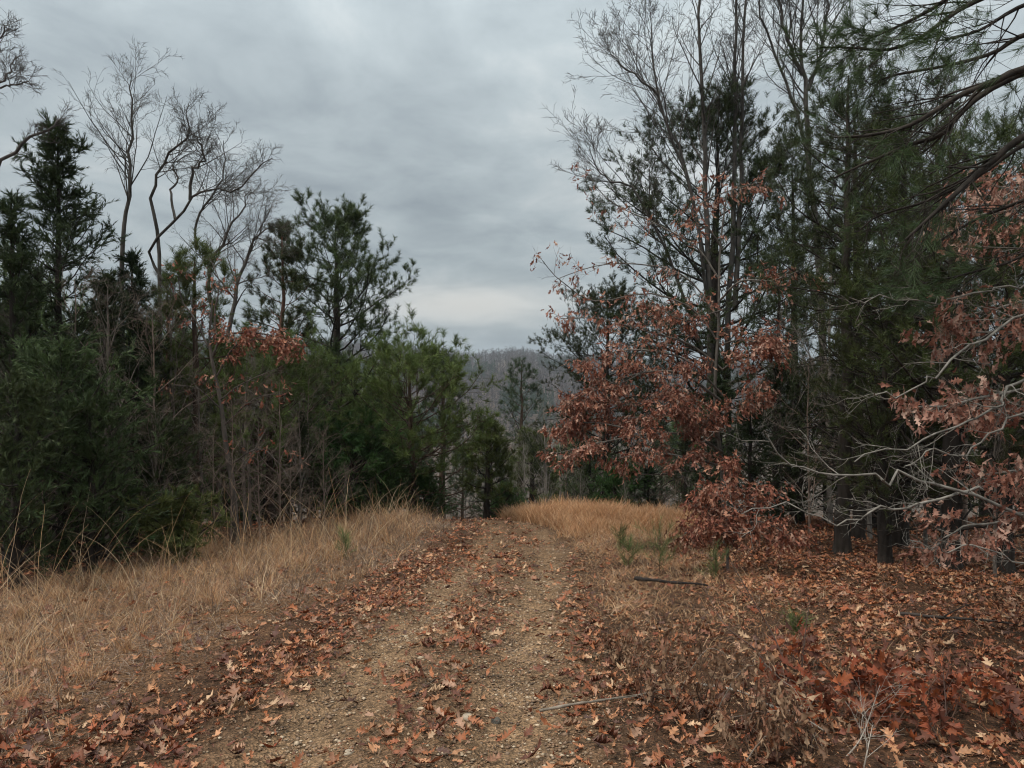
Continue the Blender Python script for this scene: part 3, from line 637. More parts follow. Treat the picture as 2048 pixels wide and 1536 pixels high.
c4 = cedar('bushy green cedar low against the bank, full to the ground', 120, 735, 9.6, 1.15, 204, nl=50, sub=8, tw=3, prof='round', green=GREEN_CEDAR*1.45)
c5 = cedar('vivid green cedar bush under the tall rounded pine', 700, 870, 16.5, 1.15, 205, nl=70, prof='round', green=np.array((.05, .105, .03)))
c6 = cedar('yellow-green juniper shrub at the edge of the grass', 352, 1040, 10.2, 0.62, 206, nl=46, sub=8, prof='round', green=np.array((.10, .115, .035)), name='juniper_shrub', cat='shrub')
spots = [
 (320, 860, 11.4, c4, 'rounded green cedar beside the brown thicket'),  # px, top, d, source, label
 (60, 560, 11.5, c2, 'dark cedar between the tall pointed cedar and the picture edge'),
 (205, 560, 11.4, c1, 'dark pointed cedar standing just in front of its taller twin'),
 (185, 830, 9.6, c4, 'round green cedar low beside the bushy one'),
 (30, 800, 8.7, c4, 'green cedar bush nearest to the corner of the bank'),
 (270, 700, 11.6, c3, 'low dark cedar under the cedar column'),
 (770, 925, 16.5, c5, 'green cedar bush where the grass meets the light green pine'),
 (850, 960, 17.2, c5, 'small green cedar bush under the light green pine'),
 (620, 850, 18.5, c4, 'green cedar in the shade between two pines'),
 (530, 960, 16.5, c4, 'low cedar bush behind the bare brown thicket'),
 (1008, 985, 22, c5, 'small cedar bush closing the track beyond its bend'),
 (985, 900, 24, p4, 'short pine just past the bend'),
 (760, 800, 22, p4, 'pine in the gap behind the tall rounded pine'),
 (1180, 905, 22, c4, 'dark cedar beyond the orange grass'),
 (1300, 930, 21, c3, 'cedar behind the lowest red oak leaves'),
 (1240, 950, 20.5, c5, 'green cedar bush behind the orange grass fringe'),
 (1370, 880, 19, c2, 'dark cedar beside the broad dark pine trunk'),
 (1215, 600, 22, p7, 'dark pine whose branch tips reach over the valley'),
 (1590, 330, 19, p9, 'pine crown between two tall pale bare stems'),
 (1560, 520, 16, p9, 'pine behind the low red oak bush'),
 (2010, 470, 9.4, p12, 'olive pine nearest to the picture edge behind pale limbs'),
 (1770, 560, 10.2, p12, 'low olive pine between dark trunks'),
 (440, 740, 17, p3, 'pine half hidden behind the red-leaved oak crown'),
 (330, 560, 16, nar, 'thin pine behind the cedar column')]
rng = np.random.default_rng(300)
for px, top, d, src, lab in spots:
    g = G(px, d); H = P(px, top, d)[2]-g[2]; s = H/src['_h']
    sx = min(1.25, max(s, 0.62)) if s < 0.62 else s
    dup(src, g, rng.random()*6.28, (sx, sx, s), lab, None)
# woods behind, depth of the forest on both sides
def filler(n_, pxr, dr, topr, srcs, label, group, seed, clear=None):
    rng = np.random.default_rng(seed)
    for i in range(n_):
        px = pxr[0]+(pxr[1]-pxr[0])*(i+rng.random())/n_; d = dr[0]+(dr[1]-dr[0])*rng.random()
        g = G(px, d); top = topr(px)+rng.normal()*35; H = P(px, top, d)[2]-g[2]; src = srcs[rng.integers(0, len(srcs))]
        s = max(0.35, H/src['_h']); sx = s if s > 0.7 else min(1, s*1.3)
        dup(src, g, rng.random()*6.28, (sx, sx, s), label+', '+ORD[i]+' from the left', group)
filler(13, (-120, 620), (15, 24), lambda p_: np.interp(p_, [-100, 100, 300, 620], [560, 640, 700, 800]), [c1, c2, c3, p3], 'dark conifer in the depth of the woods behind the bank', 'conifers in the woods behind the grassy bank', 401)
filler(10, (-120, 330), (11.5, 15), lambda p_: np.interp(p_, [-100, 420], [740, 860]), [c1, c2, c3, c4], 'dark low conifer filling the woods behind the bank', 'low conifers filling the woods behind the bank', 402)
filler(4, (1840, 2250), (13, 24), lambda p_: np.interp(p_, [1760, 1850, 2200], [640, 420, 250]), [p7, p9, p10, p12, c2], 'dark pine in the depth of the woods behind the leaf-strewn glade', 'pines in the woods behind the glade', 403)
filler(13, (1420, 2200), (12.8, 19), lambda p_: 745, [c1, c2, c3, c4], 'dark low conifer in the shade behind the glade', 'low conifers behind the glade', 404)
filler(9, (430, 800), (17.5, 24), lambda p_: 880, [c4, c5, c3, p3], 'low conifer in the gloom behind the brown thicket', 'low conifers behind the brown thicket', 407)
filler(6, (600, 930), (24, 40), lambda p_: np.interp(p_, [620, 1000], [800, 870]), [p4, p3, p11], 'green pine on the slope falling away behind the bend', 'pines on the slope behind the bend', 405)
filler(8, (1060, 1420), (26, 46), lambda p_: np.interp(p_, [1060, 1420], [900, 820]), [p4, p11, p5], 'pine on the slope beyond the orange grass', 'pines on the slope beyond the orange grass', 406)

# ------------------------------------------------------------------ bare trees
def bare(label, trunks, base_px, d, seed, group=None, cat='bare tree', **k):
    """trunks: list of (control points (px,py,d), radius, first-branch fraction)."""
    g = G(base_px, d)
    rk_ = np.random.default_rng(seed+9)
    tr = [(spline([P(*c) for c in ct], 16)[None]-g+rk_.normal(size=(1, 16, 3))*.022*np.clip(np.arange(16)/5, 0, 1)[None, :, None], r_, tb_) for ct, r_, tb_ in trunks]
    t_, c_ = bare_meshes(seed, k.pop('H', 8), trunks=tr, **k)
    return add_tree('bare_tree', label, cat, g, t_, c_, group, mats=(M_bark, M_twig))
def gy_(px, d): g = G(px, d); return HOR+(EYE-g[2])/d*FPX
b1 = bare('slender leafless tree with single straight stem against the cloud', [([(245, gy_(245, 14), 14), (244, 600, 14), (246, 480, 14), (255, 410, 14), (262, 342, 14), (263, 284, 14), (262, 205, 14), (264, 150, 14)], .045, .42)], 245, 14, 501, H=6.5, spread=.26, nl=26, bark=(.075, .067, .06), ang=40, lv=(6, 3, 2), wob=.10)
b2 = bare('leafless tree with crooked spreading limbs beside the dark cedar', [([(330, gy_(330, 14.5), 14.5), (318, 620, 14.5), (318, 472, 14.5), (304, 410, 14.5), (309, 359, 14.4), (330, 318, 14.4), (369, 284, 14.3), (376, 256, 14.2), (374, 200, 14.2)], .036, .5),
  ([(325, 560, 14.5), (300, 500, 14.5), (352, 438, 14.4), (393, 390, 14.3), (427, 379, 14.2), (479, 376, 14.1), (513, 342, 14.1), (545, 318, 14.0)], .024, .35),
  ([(350, 438, 14.4), (342, 393, 14.6), (354, 359, 14.8), (347, 325, 14.9), (395, 300, 14.9)], .02, .4),
  ([(393, 500, 14.6), (393, 445, 14.6), (424, 390, 14.7), (448, 342, 14.8), (450, 280, 14.8)], .022, .3),
  ([(380, 400, 14.2), (383, 349, 14.1), (403, 325, 14), (402, 290, 14), (376, 262, 14)], .026, .3)], 330, 14.5, 502, H=5, spread=.22, nl=18, bark=(.075, .067, .06), ang=44, lv=(5, 3, 2), wob=.11, trop=.06)
b3 = bare('leafless tree with arched stems behind the red-leaved oak', [([(440, gy_(440, 16), 16), (455, 700, 16), (480, 560, 16), (505, 490, 16), (540, 450, 16)], .055, .35), ([(450, 700, 16), (420, 600, 16), (425, 520, 16), (470, 440, 16), (500, 380, 16)], .045, .35)], 440, 16, 503, H=6, spread=.25, nl=20, bark=(.10, .088, .08), lv=(7, 4, 2), wob=.14)
tl = [([(1425, gy_(1425, 17.5), 17.5), (1420, 700, 17.5), (1417, 508, 17.5), (1411, 351, 17.5), (1403, 156, 17.5), (1398, 0, 17.5), (1396, -140, 17.5)], .085, .42),
      ([(1420, 640, 17.5), (1385, 400, 17.3), (1331, 242, 17.2), (1304, 176, 17.1), (1253, 137, 17), (1222, 110, 17)], .036, .2),
      ([(1418, 560, 17.5), (1370, 336, 17.6), (1323, 219, 17.7), (1303, 98, 17.8), (1298, 30, 17.8)], .036, .3),
      ([(1405, 700, 17.5), (1340, 520, 17.4), (1269, 383, 17.2), (1206, 351, 17.1), (1178, 300, 17)], .034, .2)]
b4 = bare('tall pale leafless tree with limbs sweeping out over the valley', tl, 1425, 17.5, 504, H=9.5, spread=.24, nl=24, bark=(.08, .073, .067), ang=33, lv=(6, 4, 2), trop=.09, wob=.10, twig_r=.005)
b5 = bare('tall leafless tree with two close upright stems', [([(1462, gy_(1462, 18), 18), (1455, 700, 18), (1468, 400, 18), (1470, 200, 18), (1471, 0, 18), (1474, -160, 18)], .08, .5), ([(1470, 620, 18), (1480, 400, 18), (1484, 234, 18), (1490, 0, 18), (1500, -150, 18)], .065, .4)], 1462, 18, 505, H=9, spread=.22, nl=24, bark=(.075, .07, .065), ang=30, lv=(6, 4, 2), trop=.10, twig_r=.005)
b6 = bare('tall forked leafless tree beside the slim pine', [([(1655, gy_(1655, 16), 16), (1644, 566, 16), (1628, 430, 16), (1618, 312, 16), (1612, 176, 16), (1601, 117, 16), (1603, 0, 16), (1606, -130, 16)], .078, .5),
      ([(1620, 330, 16), (1585, 200, 16), (1545, 100, 16), (1520, 0, 16), (1510, -80, 16)], .032, .2), ([(1605, 150, 16), (1575, 80, 15.9), (1560, 0, 15.9), (1555, -60, 15.9)], .04, .2), ([(1616, 180, 16), (1640, 110, 16), (1652, 30, 16), (1660, -40, 16)], .045, .2)], 1655, 16, 506, H=8, spread=.24, nl=20, bark=(.075, .07, .065), ang=34, lv=(7, 4, 2), trop=.09, twig_r=.0045)
b7 = bare('leafless tree at the picture edge reaching in over the cedars', [([(-60, gy_(-60, 11), 11), (-50, 500, 11), (-20, 350, 11), (50, 290, 11), (95, 262, 11), (125, 240, 11)], .034, .6), ([(-50, 420, 11), (-70, 200, 11), (-30, 130, 11), (0, 80, 11), (15, 50, 11)], .025, .6), ([(-55, 300, 11), (-40, 200, 11), (10, 160, 11), (30, 110, 11)], .018, .5), ([(-50, 260, 11), (-10, 180, 11), (25, 172, 11), (60, 165, 11)], .014, .4)], -60, 11, 507, H=2.6, spread=.18, nl=9, bark=(.10, .09, .085), lv=(4, 3, 2), wob=.10)
# generic bare trees
bt1 = bare_meshes(511, 9, .30, 24, .09, .25, (.135, .115, .10), 36, (7, 5, 2), .06); bt2 = bare_meshes(512, 8, .34, 20, .08, .2, (.22, .20, .18), 34, (6, 5, 2), .07); bt3 = bare_meshes(513, 7, .36, 26, .05, .08, (.19, .145, .12), 48, (7, 4, 2), .02, .13)
def bproto(bt, label, px, top, d, group=None, cat='bare tree', hh=9.0, name='bare_tree'):
    g = G(px, d); H = P(px, top, d)[2]-g[2]
    o = add_tree(name, label, cat, g, bt[0], bt[1], group, mats=(M_bark, M_twig), s=H/hh); o['_h'] = hh; return o
q1 = bproto(bt2, 'pale leafless tree past the crest beside the lone slender pine', 1092, 800, 27, hh=8)
q2 = bproto(bt1, 'brownish leafless tree between the narrow pine and the red oak', 500, 700, 15.5)
q3 = bproto(bt3, 'brown twiggy thicket tree at the edge of the grassy bank', 560, 760, 13.6, hh=7)
GB = 'brown twiggy trees behind the grassy bank'
sp = [(1070, 840, 30, q1, 'pale leafless sapling past the crest', None), (1120, 810, 32, q1, 'pale leafless tree past the crest, nearest to the red oak leaves', None), (1050, 880, 26, q1, 'low pale leafless tree right at the foot of the lone pine', None)]
for i, (px, top, d) in enumerate([(400, 740, 12.4), (460, 800, 12), (520, 830, 12.6), (600, 800, 14.4), (650, 860, 14.4), (350, 780, 12.4), (690, 930, 15.2), (430, 860, 11.6), (580, 900, 13.3), (310, 820, 11), (740, 960, 16), (240, 900, 10.2), (490, 700, 14.5), (620, 730, 16)]):
    sp.append((px, top, d, q3 if i % 3 else q2, 'thin brown leafless tree in the thicket behind the bank', GB))
for i, (px, top, d) in enumerate([(30, 620, 10.6), (150, 560, 11.2), (215, 560, 10.8), (300, 620, 11.4), (345, 560, 12.6), (90, 900, 9.0)]):
    sp.append((px, top, d, (q2, q3)[i % 2], 'thin grey leafless tree in front of the dark cedars', 'thin bare trees in front of the cedars'))
for i, (px, top, d) in enumerate([(1160, 930, 21), (1210, 900, 24), (1270, 900, 23), (1330, 890, 21), (1390, 900, 18), (1130, 900, 26), (1250, 960, 19.5), (1350, 960, 18), (1030, 930, 24), (1000, 900, 30), (1090, 930, 22)]):
    sp.append((px, top, d, q3 if i % 2 else q1, 'grey leafless tree in the thicket beyond the orange grass', 'grey bare trees beyond the orange grass'))
for i, (px, top, d) in enumerate([(1560, 640, 14), (1620, 720, 13), (1740, 620, 13), (1850, 700, 11), (1930, 500, 12), (1500, 760, 13.4), (1990, 800, 9), (1780, 820, 11.4), (1660, 500, 15), (1880, 160, 14)]):
    sp.append((px, top, d, (q2, q3, q1)[i % 3], 'thin leafless tree among the dark trunks of the glade', 'thin bare trees among the glade trunks'))
for i in range(70):
    rr = rng.random(); d = 45+150*rr**1.2; px = 900+330*rng.random(); hh_ = 11+4*rng.random(); g = G(px, d)
    top = HOR-(g[2]+hh_-EYE)/d*FPX
    if top < 800: continue
    sp.append((px, top, d, (q1, q2)[i % 2], 'grey leafless tree down in the valley below the hill', 'bare trees in the valley below the hill'))
seen = {}
sp.sort(key=lambda q: q[0])
for px, top, d, src, lab, gr in sp:
    if gr and 'valley' not in gr:
        seen[gr] = seen.get(gr, 0)+1; lab = lab+', '+ORD[seen[gr]-1]+' from the left'
    g = G(px, d); H = P(px, top, d)[2]-g[2]; s = H/src['_h']; dup(src, g, rng.random()*6.28, (s, s, s), lab, gr)

# ------------------------------------------------------------------ oaks that keep their dead leaves
def leafy_oak(name, label, cat, base_px, d, limbs, seed, bark, size, pal, bare_limbs=(), temps=T_LOW, k=3, trunk=None, tw=(7, 4), tlen=.38, stray=None, droop=0.9, scat=.05):
    """limbs: (control points, radius, twig spread in m, leaf fraction)."""
    g = G(base_px, d); rng = np.random.default_rng(seed); mb = MB(); lb = MB()
    if trunk is not None:
        t_ = spline([P(*c) for c in trunk[0]], 18)[None]-g; tubes(mb, t_, (trunk[1]*np.linspace(1, .25, 18))[None], 8, bark, rng, 0)
    for ct, r_, sp_, lf in limbs:
        li = spline([P(*c) for c in ct], 14 if lf > 0 else 20)[None]-g; li = li+np.cumsum(rng.normal(size=li.shape)*0.006, 1)
        if lf == 0: li = li+rng.normal(size=li.shape)*.022; r_ = r_*.56
        lr = (r_*np.linspace(1, .22, li.shape[1])+.002)[None]; tubes(mb, li, lr, 6, bark, rng)
        a, ar = grow(rng, li, lr, int(tw[0]*2), .12, 1.0, rad(50), sp_, 6, .12 if lf > 0 else .2, .02, .5, .003, .45, flat=.72); tubes(mb, a, ar, 4, bark, rng)
        b, br = grow(rng, a, ar, tw[1], .2, 1.0, rad(45), sp_*.45, 4, .15, .0, .6, .002, .4, flat=.5); tubes(mb, b, br, 3, bark, rng)
        if lf > 0:
            tips = np.concatenate([b[:, -1], b[:, 2], a[:, -1], a[:, 3]]); dr = np.concatenate([b[:, -1]-b[:, -2], b[:, 2]-b[:, 1], a[:, -1]-a[:, -2], a[:, 3]-a[:, 2]])
            s = rng.random(len(tips)) < lf
            hang_leaves(lb, rng, tips[s], norm(dr[s]), k, size, pal, temps, droop, scat)
        else:
            sb, sr_ = grow(rng, li, lr, 5, .1, .9, rad(60), .06, 3, .1, 0, .55, .003, .5); tubes(mb, sb, sr_*np.array([[1, .95, .85]]), 5, bark, rng)
            c, c_r = grow(rng, b, br, 2, .3, 1, rad(45), sp_*.2, 3, .15, 0, .7, .0015, .4); tubes(mb, c, c_r, 3, bark, rng)
    return add_tree(name, label, cat, g, mb, lb if lb.n else None, None, mats=(M_bark, M_leaf))
o1 = leafy_oak('oak_tree', 'oak with layered sprays of red-brown dead leaves beside the track', 'oak tree', 1450, 11.6, [
  ([(1445, 905, 11.5), (1380, 870, 11.2), (1290, 870, 10.9), (1200, 885, 10.7), (1130, 905, 10.6)], .022, .25, .95),
  ([(1440, 930, 11.5), (1380, 915, 11.0), (1310, 905, 10.8), (1240, 915, 10.7)], .018, .22, .8),
  ([(1300, 870, 10.9), (1220, 850, 11.0), (1150, 850, 11), (1120, 870, 11)], .014, .2, .9),
  ([(1440, 850, 11.5), (1370, 800, 11.4), (1300, 800, 11.3), (1210, 820, 11.2)], .018, .22, .6),
  ([(1440, 800, 11.5), (1360, 745, 11.2), (1270, 745, 11.1), (1190, 775, 11), (1135, 800, 11)], .02, .25, .95),
  ([(1280, 745, 11.1), (1200, 790, 11.0), (1150, 815, 11)], .012, .18, .8),
  ([(1440, 860, 11.5), (1400, 820, 11.1), (1350, 790, 10.9)], .014, .25, .7),
  ([(1445, 740, 11.6), (1380, 690, 11.6), (1290, 665, 11.5), (1200, 640, 11.4), (1120, 640, 11.3)], .016, .26, .45),
  ([(1445, 700, 11.6), (1390, 620, 11.6), (1300, 585, 11.6), (1200, 600, 11.6), (1130, 560, 11.5), (1092, 515, 11.5)], .014, .30, .20),
  ([(1440, 640, 11.6), (1380, 560, 11.8), (1290, 530, 11.9), (1190, 530, 12), (1110, 560, 12)], .014, .30, .20),
  ([(1440, 560, 11.7), (1390, 490, 11.8), (1300, 440, 12), (1220, 400, 12), (1165, 330, 12)], .014, .32, .14),
  ([(1440, 600, 11.6), (1480, 560, 11.2), (1540, 560, 10.9), (1600, 540, 10.8)], .016, .3, .3),
  ([(1445, 790, 11.5), (1380, 725, 11.3), (1300, 700, 11.2), (1220, 705, 11.1), (1160, 725, 11)], .016, .26, .6),
  ([(1440, 880, 11.5), (1400, 850, 11.2), (1340, 835, 11), (1260, 840, 10.9)], .014, .22, .8),
  ([(1445, 740, 11.6), (1500, 700, 10.9), (1540, 690, 10.6)], .014, .26, .6), ([(1445, 620, 11.6), (1370, 640, 11.3), (1310, 610, 11.2)], .014, .28, .45), ([(1445, 830, 11.6), (1490, 800, 11.0), (1525, 790, 10.7)], .012, .22, .4),
  ([(1445, 690, 11.6), (1490, 680, 11.0), (1550, 700, 10.7)], .014, .26, .4),
  ([(1445, 500, 11.6), (1400, 420, 11.5), (1450, 390, 11.3), (1520, 370, 11.2)], .014, .3, .4)],
  601, (.13, .118, .105), .108, np.vstack([PAL_RED, PAL_PINK]), scat=.035, trunk=([(1450, gy_(1450, 11.6), 11.6), (1445, 950, 11.6), (1430, 800, 11.6), (1437, 650, 11.6), (1440, 500, 11.6), (1455, 380, 11.6)], .042), k=4, tw=(9, 4))
o2 = leafy_oak('oak_bush', 'low oak bush with drooping red-brown leaves at the rim of the glade', 'oak bush', 1455, 9.6, [
  ([(1455, gy_(1455, 9.6), 9.6), (1450, 1030, 9.6), (1440, 980, 9.5), (1465, 935, 9.5)], .016, .22, .9), ([(1460, 1090, 9.6), (1500, 1040, 9.4), (1550, 1050, 9.3), (1575, 1075, 9.3)], .012, .20, .85),
  ([(1455, 1080, 9.6), (1410, 1060, 9.3), (1370, 1070, 9.2)], .012, .18, .85), ([(1455, 1050, 9.6), (1410, 1010, 9.5), (1400, 980, 9.4)], .012, .18, .85), ([(1455, 1040, 9.6), (1500, 1000, 9.7), (1530, 985, 9.8)], .012, .20, .6),
  ([(1450, 1085, 9.6), (1440, 1060, 9.2), (1450, 1050, 9.0)], .01, .20, .8)], 602, (.15, .13, .12), .115, PAL_RED, k=3, tw=(6, 4))
# big oak just outside the frame: pale limbs with dead leaf clusters
pale = [
  ([(2300, 700, 6.2), (2120, 620, 6.1), (2048, 631, 6), (2012, 640, 6), (1965, 686, 5.9), (1898, 716, 5.9), (1860, 754, 5.8), (1826, 777, 5.8), (1758, 794, 5.8), (1733, 771, 5.7)], .021, .36, 0),
  ([(2300, 760, 6.2), (2120, 745, 6), (2048, 754, 5.8), (2016, 771, 5.8), (1999, 800, 5.7), (1957, 830, 5.6), (1919, 855, 5.6), (1860, 872, 5.5), (1771, 906, 5.5), (1700, 925, 5.5)], .023, .36, 0),
  ([(2300, 1150, 6.3), (2120, 1080, 6), (2048, 1037, 5.8), (1961, 978, 5.7), (1881, 957, 5.6), (1822, 944, 5.6), (1762, 949, 5.5), (1690, 940, 5.5), (1627, 936, 5.5), (1572, 919, 5.5), (1525, 868, 5.4)], .026, .36, 0),
  ([(1961, 978, 5.7), (1940, 974, 5.7), (1872, 1001, 5.6), (1813, 1014, 5.5), (1758, 1020, 5.5), (1737, 1029, 5.5), (1686, 1029, 5.5), (1627, 1020, 5.5), (1542, 1006, 5.5), (1490, 1010, 5.5)], .016, .34, 0),
  ([(2300, 860, 6.2), (2120, 800, 6), (2048, 813, 5.8), (1987, 864, 5.7), (1930, 905, 5.7), (1850, 900, 5.6), (1790, 935, 5.6)], .016, .3, 0),
  ([(2300, 1170, 6.2), (2150, 1120, 6), (2048, 1118, 5.7), (1995, 1105, 5.6), (1923, 1080, 5.6), (1860, 1086, 5.6), (1810, 1065, 5.6)], .014, .24, 0),
  ([(2300, 600, 6.2), (2150, 560, 6.2), (2048, 570, 6.2), (1999, 574, 6.2), (1923, 582, 6.2), (1872, 595, 6.1), (1796, 591, 6.1), (1711, 587, 6)], .016, .3, 0)]
leafy = [
  ([(2250, 640, 6.6), (2100, 600, 6.6), (2000, 610, 6.5), (1900, 640, 6.4)], .016, .30, .75), ([(2250, 700, 6.6), (2100, 680, 6.5), (1980, 660, 6.4), (1890, 670, 6.4)], .014, .26, .6),
  ([(2250, 780, 6.3), (2100, 770, 6.2), (1980, 790, 6.1), (1880, 810, 6.0), (1820, 815, 6)], .016, .22, .8), ([(2250, 820, 6.3), (2100, 830, 6.2), (1990, 825, 6.1), (1920, 830, 6)], .014, .22, .75),
  ([(2250, 960, 6.3), (2100, 940, 6.1), (2020, 950, 5.9), (1960, 960, 5.9)], .014, .26, .7), ([(2250, 1060, 6.2), (2100, 1030, 6.0), (2000, 1040, 5.9), (1930, 1050, 5.8), (1890, 1075, 5.8)], .014, .22, .75),
  ([(2250, 420, 7.5), (2100, 420, 7.5), (1980, 430, 7.5), (1890, 460, 7.4)], .016, .38, .65), ([(2250, 360, 7.5), (2100, 370, 7.5), (2000, 380, 7.5)], .014, .36, .6), ([(2250, 520, 7.5), (2080, 500, 7.5), (1960, 490, 7.5)], .014, .34, .55)]
o3 = leafy_oak('oak_tree', 'oak with long pale bare limbs and hanging clusters of dead leaves', 'oak tree', 2330, 6.4, pale+leafy, 603, (.20, .185, .165), .105, PAL_PINK, trunk=([(2330, gy_(2330, 6.4), 6.4), (2320, 900, 6.4), (2310, 600, 6.5), (2290, 350, 6.8), (2280, 0, 7)], .12), k=3, tw=(6, 4), temps=T_FINE[:4]+T_LOW)
o4 = leafy_oak('oak_tree', 'slim leaning oak topped by an arc of pinkish-brown leaves', 'oak tree', 474, 12.2, [
  ([(422, 720, 12.2), (450, 675, 12.2), (500, 668, 12.1), (550, 675, 12), (590, 695, 12)], .02, .22, .95), ([(430, 760, 12.2), (470, 690, 12.1), (530, 680, 12), (570, 690, 11.9)], .014, .2, .9),
  ([(420, 700, 12.2), (390, 640, 12.3), (360, 600, 12.4), (350, 540, 12.4)], .018, .3, .14), ([(430, 690, 12.2), (430, 620, 12.3), (440, 570, 12.3), (420, 520, 12.4)], .016, .3, .14),
  ([(440, 800, 12.2), (500, 760, 11.9), (560, 740, 11.8)], .012, .3, .14), ([(445, 820, 12.2), (400, 780, 12), (350, 770, 12)], .012, .3, .14), ([(450, 850, 12.2), (510, 800, 11.9), (560, 790, 11.8)], .012, .3, .1), ([(460, 930, 12.2), (520, 900, 12), (580, 960, 11.9)], .012, .3, .06)],
  604, (.10, .085, .075), .12, PAL_RED, trunk=([(474, gy_(474, 12.2), 12.2), (465, 972, 12.2), (453, 901, 12.2), (441, 802, 12.2), (420, 694, 12.2), (425, 600, 12.3)], .06), k=3, tw=(6, 4))
# ------------------------------------------------------------------ pine just outside the frame: dark sagging limbs overhead
def near_pine():
    g = G(2400, 5.6); rng = np.random.default_rng(701); mb = MB(); fb = MB()
    tk = spline([G(2400, 5.6), P(2390, 600, 5.6), P(2380, 0, 5.7), P(2380, -700, 5.8)], 16)[None]-g; tubes(mb, tk, (.15*np.linspace(1, .4, 16))[None], 10, BARK_DARK, rng, 0)
    limbs = [([(2390, 60, 5.6), (2200, 110, 5.6), (2048, 137, 5.6), (1980, 168, 5.6), (1918, 191, 5.6), (1851, 234, 5.5), (1805, 256, 5.5), (1734, 271, 5.4), (1670, 275, 5.4)], .034, .15),
      ([(2390, 90, 5.7), (2200, 110, 5.8), (2048, 145, 5.9), (1961, 191, 5.9), (1914, 234, 5.9), (1883, 270, 5.9), (1820, 289, 5.9), (1773, 309, 5.9), (1719, 332, 5.9), (1668, 356, 5.9)], .034, .15),
      ([(2390, 150, 5.5), (2200, 220, 5.4), (2048, 273, 5.3), (1984, 324, 5.3), (1949, 352, 5.3), (1891, 406, 5.2), (1844, 449, 5.2), (1810, 480, 5.2)], .034, .12),
      ([(2390, 190, 5.9), (2200, 230, 6), (2048, 290, 6.1), (1960, 350, 6.1), (1860, 400, 6.2), (1760, 430, 6.2), (1720, 460, 6.2)], .024, .2),
      ([(2390, 0, 5.8), (2200, 30, 6), (2048, 70, 6.2), (1988, 105, 6.3), (1900, 130, 6.3), (1790, 150, 6.3), (1740, 170, 6.3)], .026, .3),
      ([(2390, -150, 5.8), (2150, -80, 6), (1957, 0, 6.2), (1902, 31, 6.2), (1836, 78, 6.2), (1773, 100, 6.2), (1700, 95, 6.2), (1640, 95, 6.2)], .026, .5),
      ([(2390, -200, 5.6), (2150, -150, 5.6), (1950, -40, 5.8), (1860, 20, 5.9), (1780, 60, 5.9), (1730, 80, 6)], .024, .5),
      ([(2390, -120, 5.3), (2200, -40, 5.2), (2048, 10, 5.1), (1960, 60, 5.1), (1890, 80, 5.1)], .022, .4),
      ([(2390, 300, 6.4), (2200, 330, 6.6), (2048, 400, 6.8), (1950, 440, 6.9), (1850, 500, 7), (1800, 540, 7)], .022, .35),
      ([(2390, 350, 5.8), (2200, 400, 6), (2048, 510, 6.2), (1960, 540, 6.3), (1880, 560, 6.3), (1800, 575, 6.3)], .016, .5)]
    for ct, r_, lf in limbs:
        li = spline([P(*c) for c in ct], 18)[None]-g; lr = (r_*np.linspace(1, .16, 18)+.002)[None]; tubes(mb, li, lr, 6, BARK_DARK, rng)
        a, ar = grow(rng, li, lr, 17, .3, 1.0, rad(36), lambda pl, t_: .75*(1.25-t_), 7, .12, -.015, .4, .004, .4, flat=.3); tubes(mb, a, ar, 4, BARK_DARK, rng)
        b, br = grow(rng, a, ar, 6, .2, 1.0, rad(40), lambda pl, t_: .10+.28*pl, 4, .16, .0, .5, .0022, .4); tubes(mb, b, br, 3, BARK_DARK, rng)
        tips = np.concatenate([b[:, -1], a[:, -1], li[:, -1]]); dr = np.concatenate([b[:, -1]-b[:, -2], a[:, -1]-a[:, -2], li[:, -1]-li[:, -2]])
        s = rng.random(len(tips)) < lf; s[-1] = lf > .2
        needles(fb, rng, tips[s], norm(dr[s]), 46, .13, .0032, GREEN_PINE*(.9+.3*rng.random((s.sum(), 1))), .8, .10)
    add_tree('pine_tree', 'overhanging pine with sagging dark limbs and sparse needle tufts', 'pine tree', g, mb, fb)
near_pine()

# ------------------------------------------------------------------ undergrowth and small things of the foreground
def sprout(label, px, py, h, seed, pal, temps, n_st=4, size=.12, k=2, name='oak_sprout', cat='sprout', group=None, spread=.35, droop=.4, bark=(.13, .08, .06), tw=5):
    g = Gp(px, py); rng = np.random.default_rng(seed); mb = MB(); lb = MB()
    z = np.linspace(0, 1, 8); st = []
    for i in range(n_st):
        a = rng.random()*6.28; c = np.cumsum(rng.normal(size=(8, 3))*.012, 0); st.append(np.stack([np.cos(a)*spread*h*z**1.2, np.sin(a)*spread*h*z**1.2, z*h*(.7+.4*rng.random())-.03], 1)+c-c[0])
    st = np.array(st); sr = np.tile(np.linspace(.006, .002, 8), (n_st, 1)); tubes(mb, st, sr, 5, bark, rng)
    a, ar = grow(rng, st, sr, tw, .25, 1, rad(50), .35*h, 5, .15, .05, .6, .0018, .4); tubes(mb, a, ar, 3, bark, rng)
    tips = np.concatenate([a[:, -1], a[:, 2], st[:, -1]]); dr = np.concatenate([a[:, -1]-a[:, -2], a[:, 2]-a[:, 1], st[:, -1]-st[:, -2]])
    if k: hang_leaves(lb, rng, tips, norm(dr), k, size, pal, temps, droop, .02)
    o = thing(name, label, cat, g, group); link('stem', mb.mesh('stem', M_twig), o)
    if lb.n: link('foliage', lb.mesh('foliage', M_leaf), o)
    return o
sprout('dead brown shrub with long drooping leaves beside the fallen stick', 1300, 1420, .48, 801, PAL_BROWN, T_NARROW, 4, .10, 2, 'dead_shrub', 'shrub', droop=1.3)
sprout('dead brown shrub hung with curled pinkish leaves', 1400, 1440, .50, 802, PAL_BROWN, T_NARROW, 5, .10, 2, 'dead_shrub', 'shrub', droop=1.3)
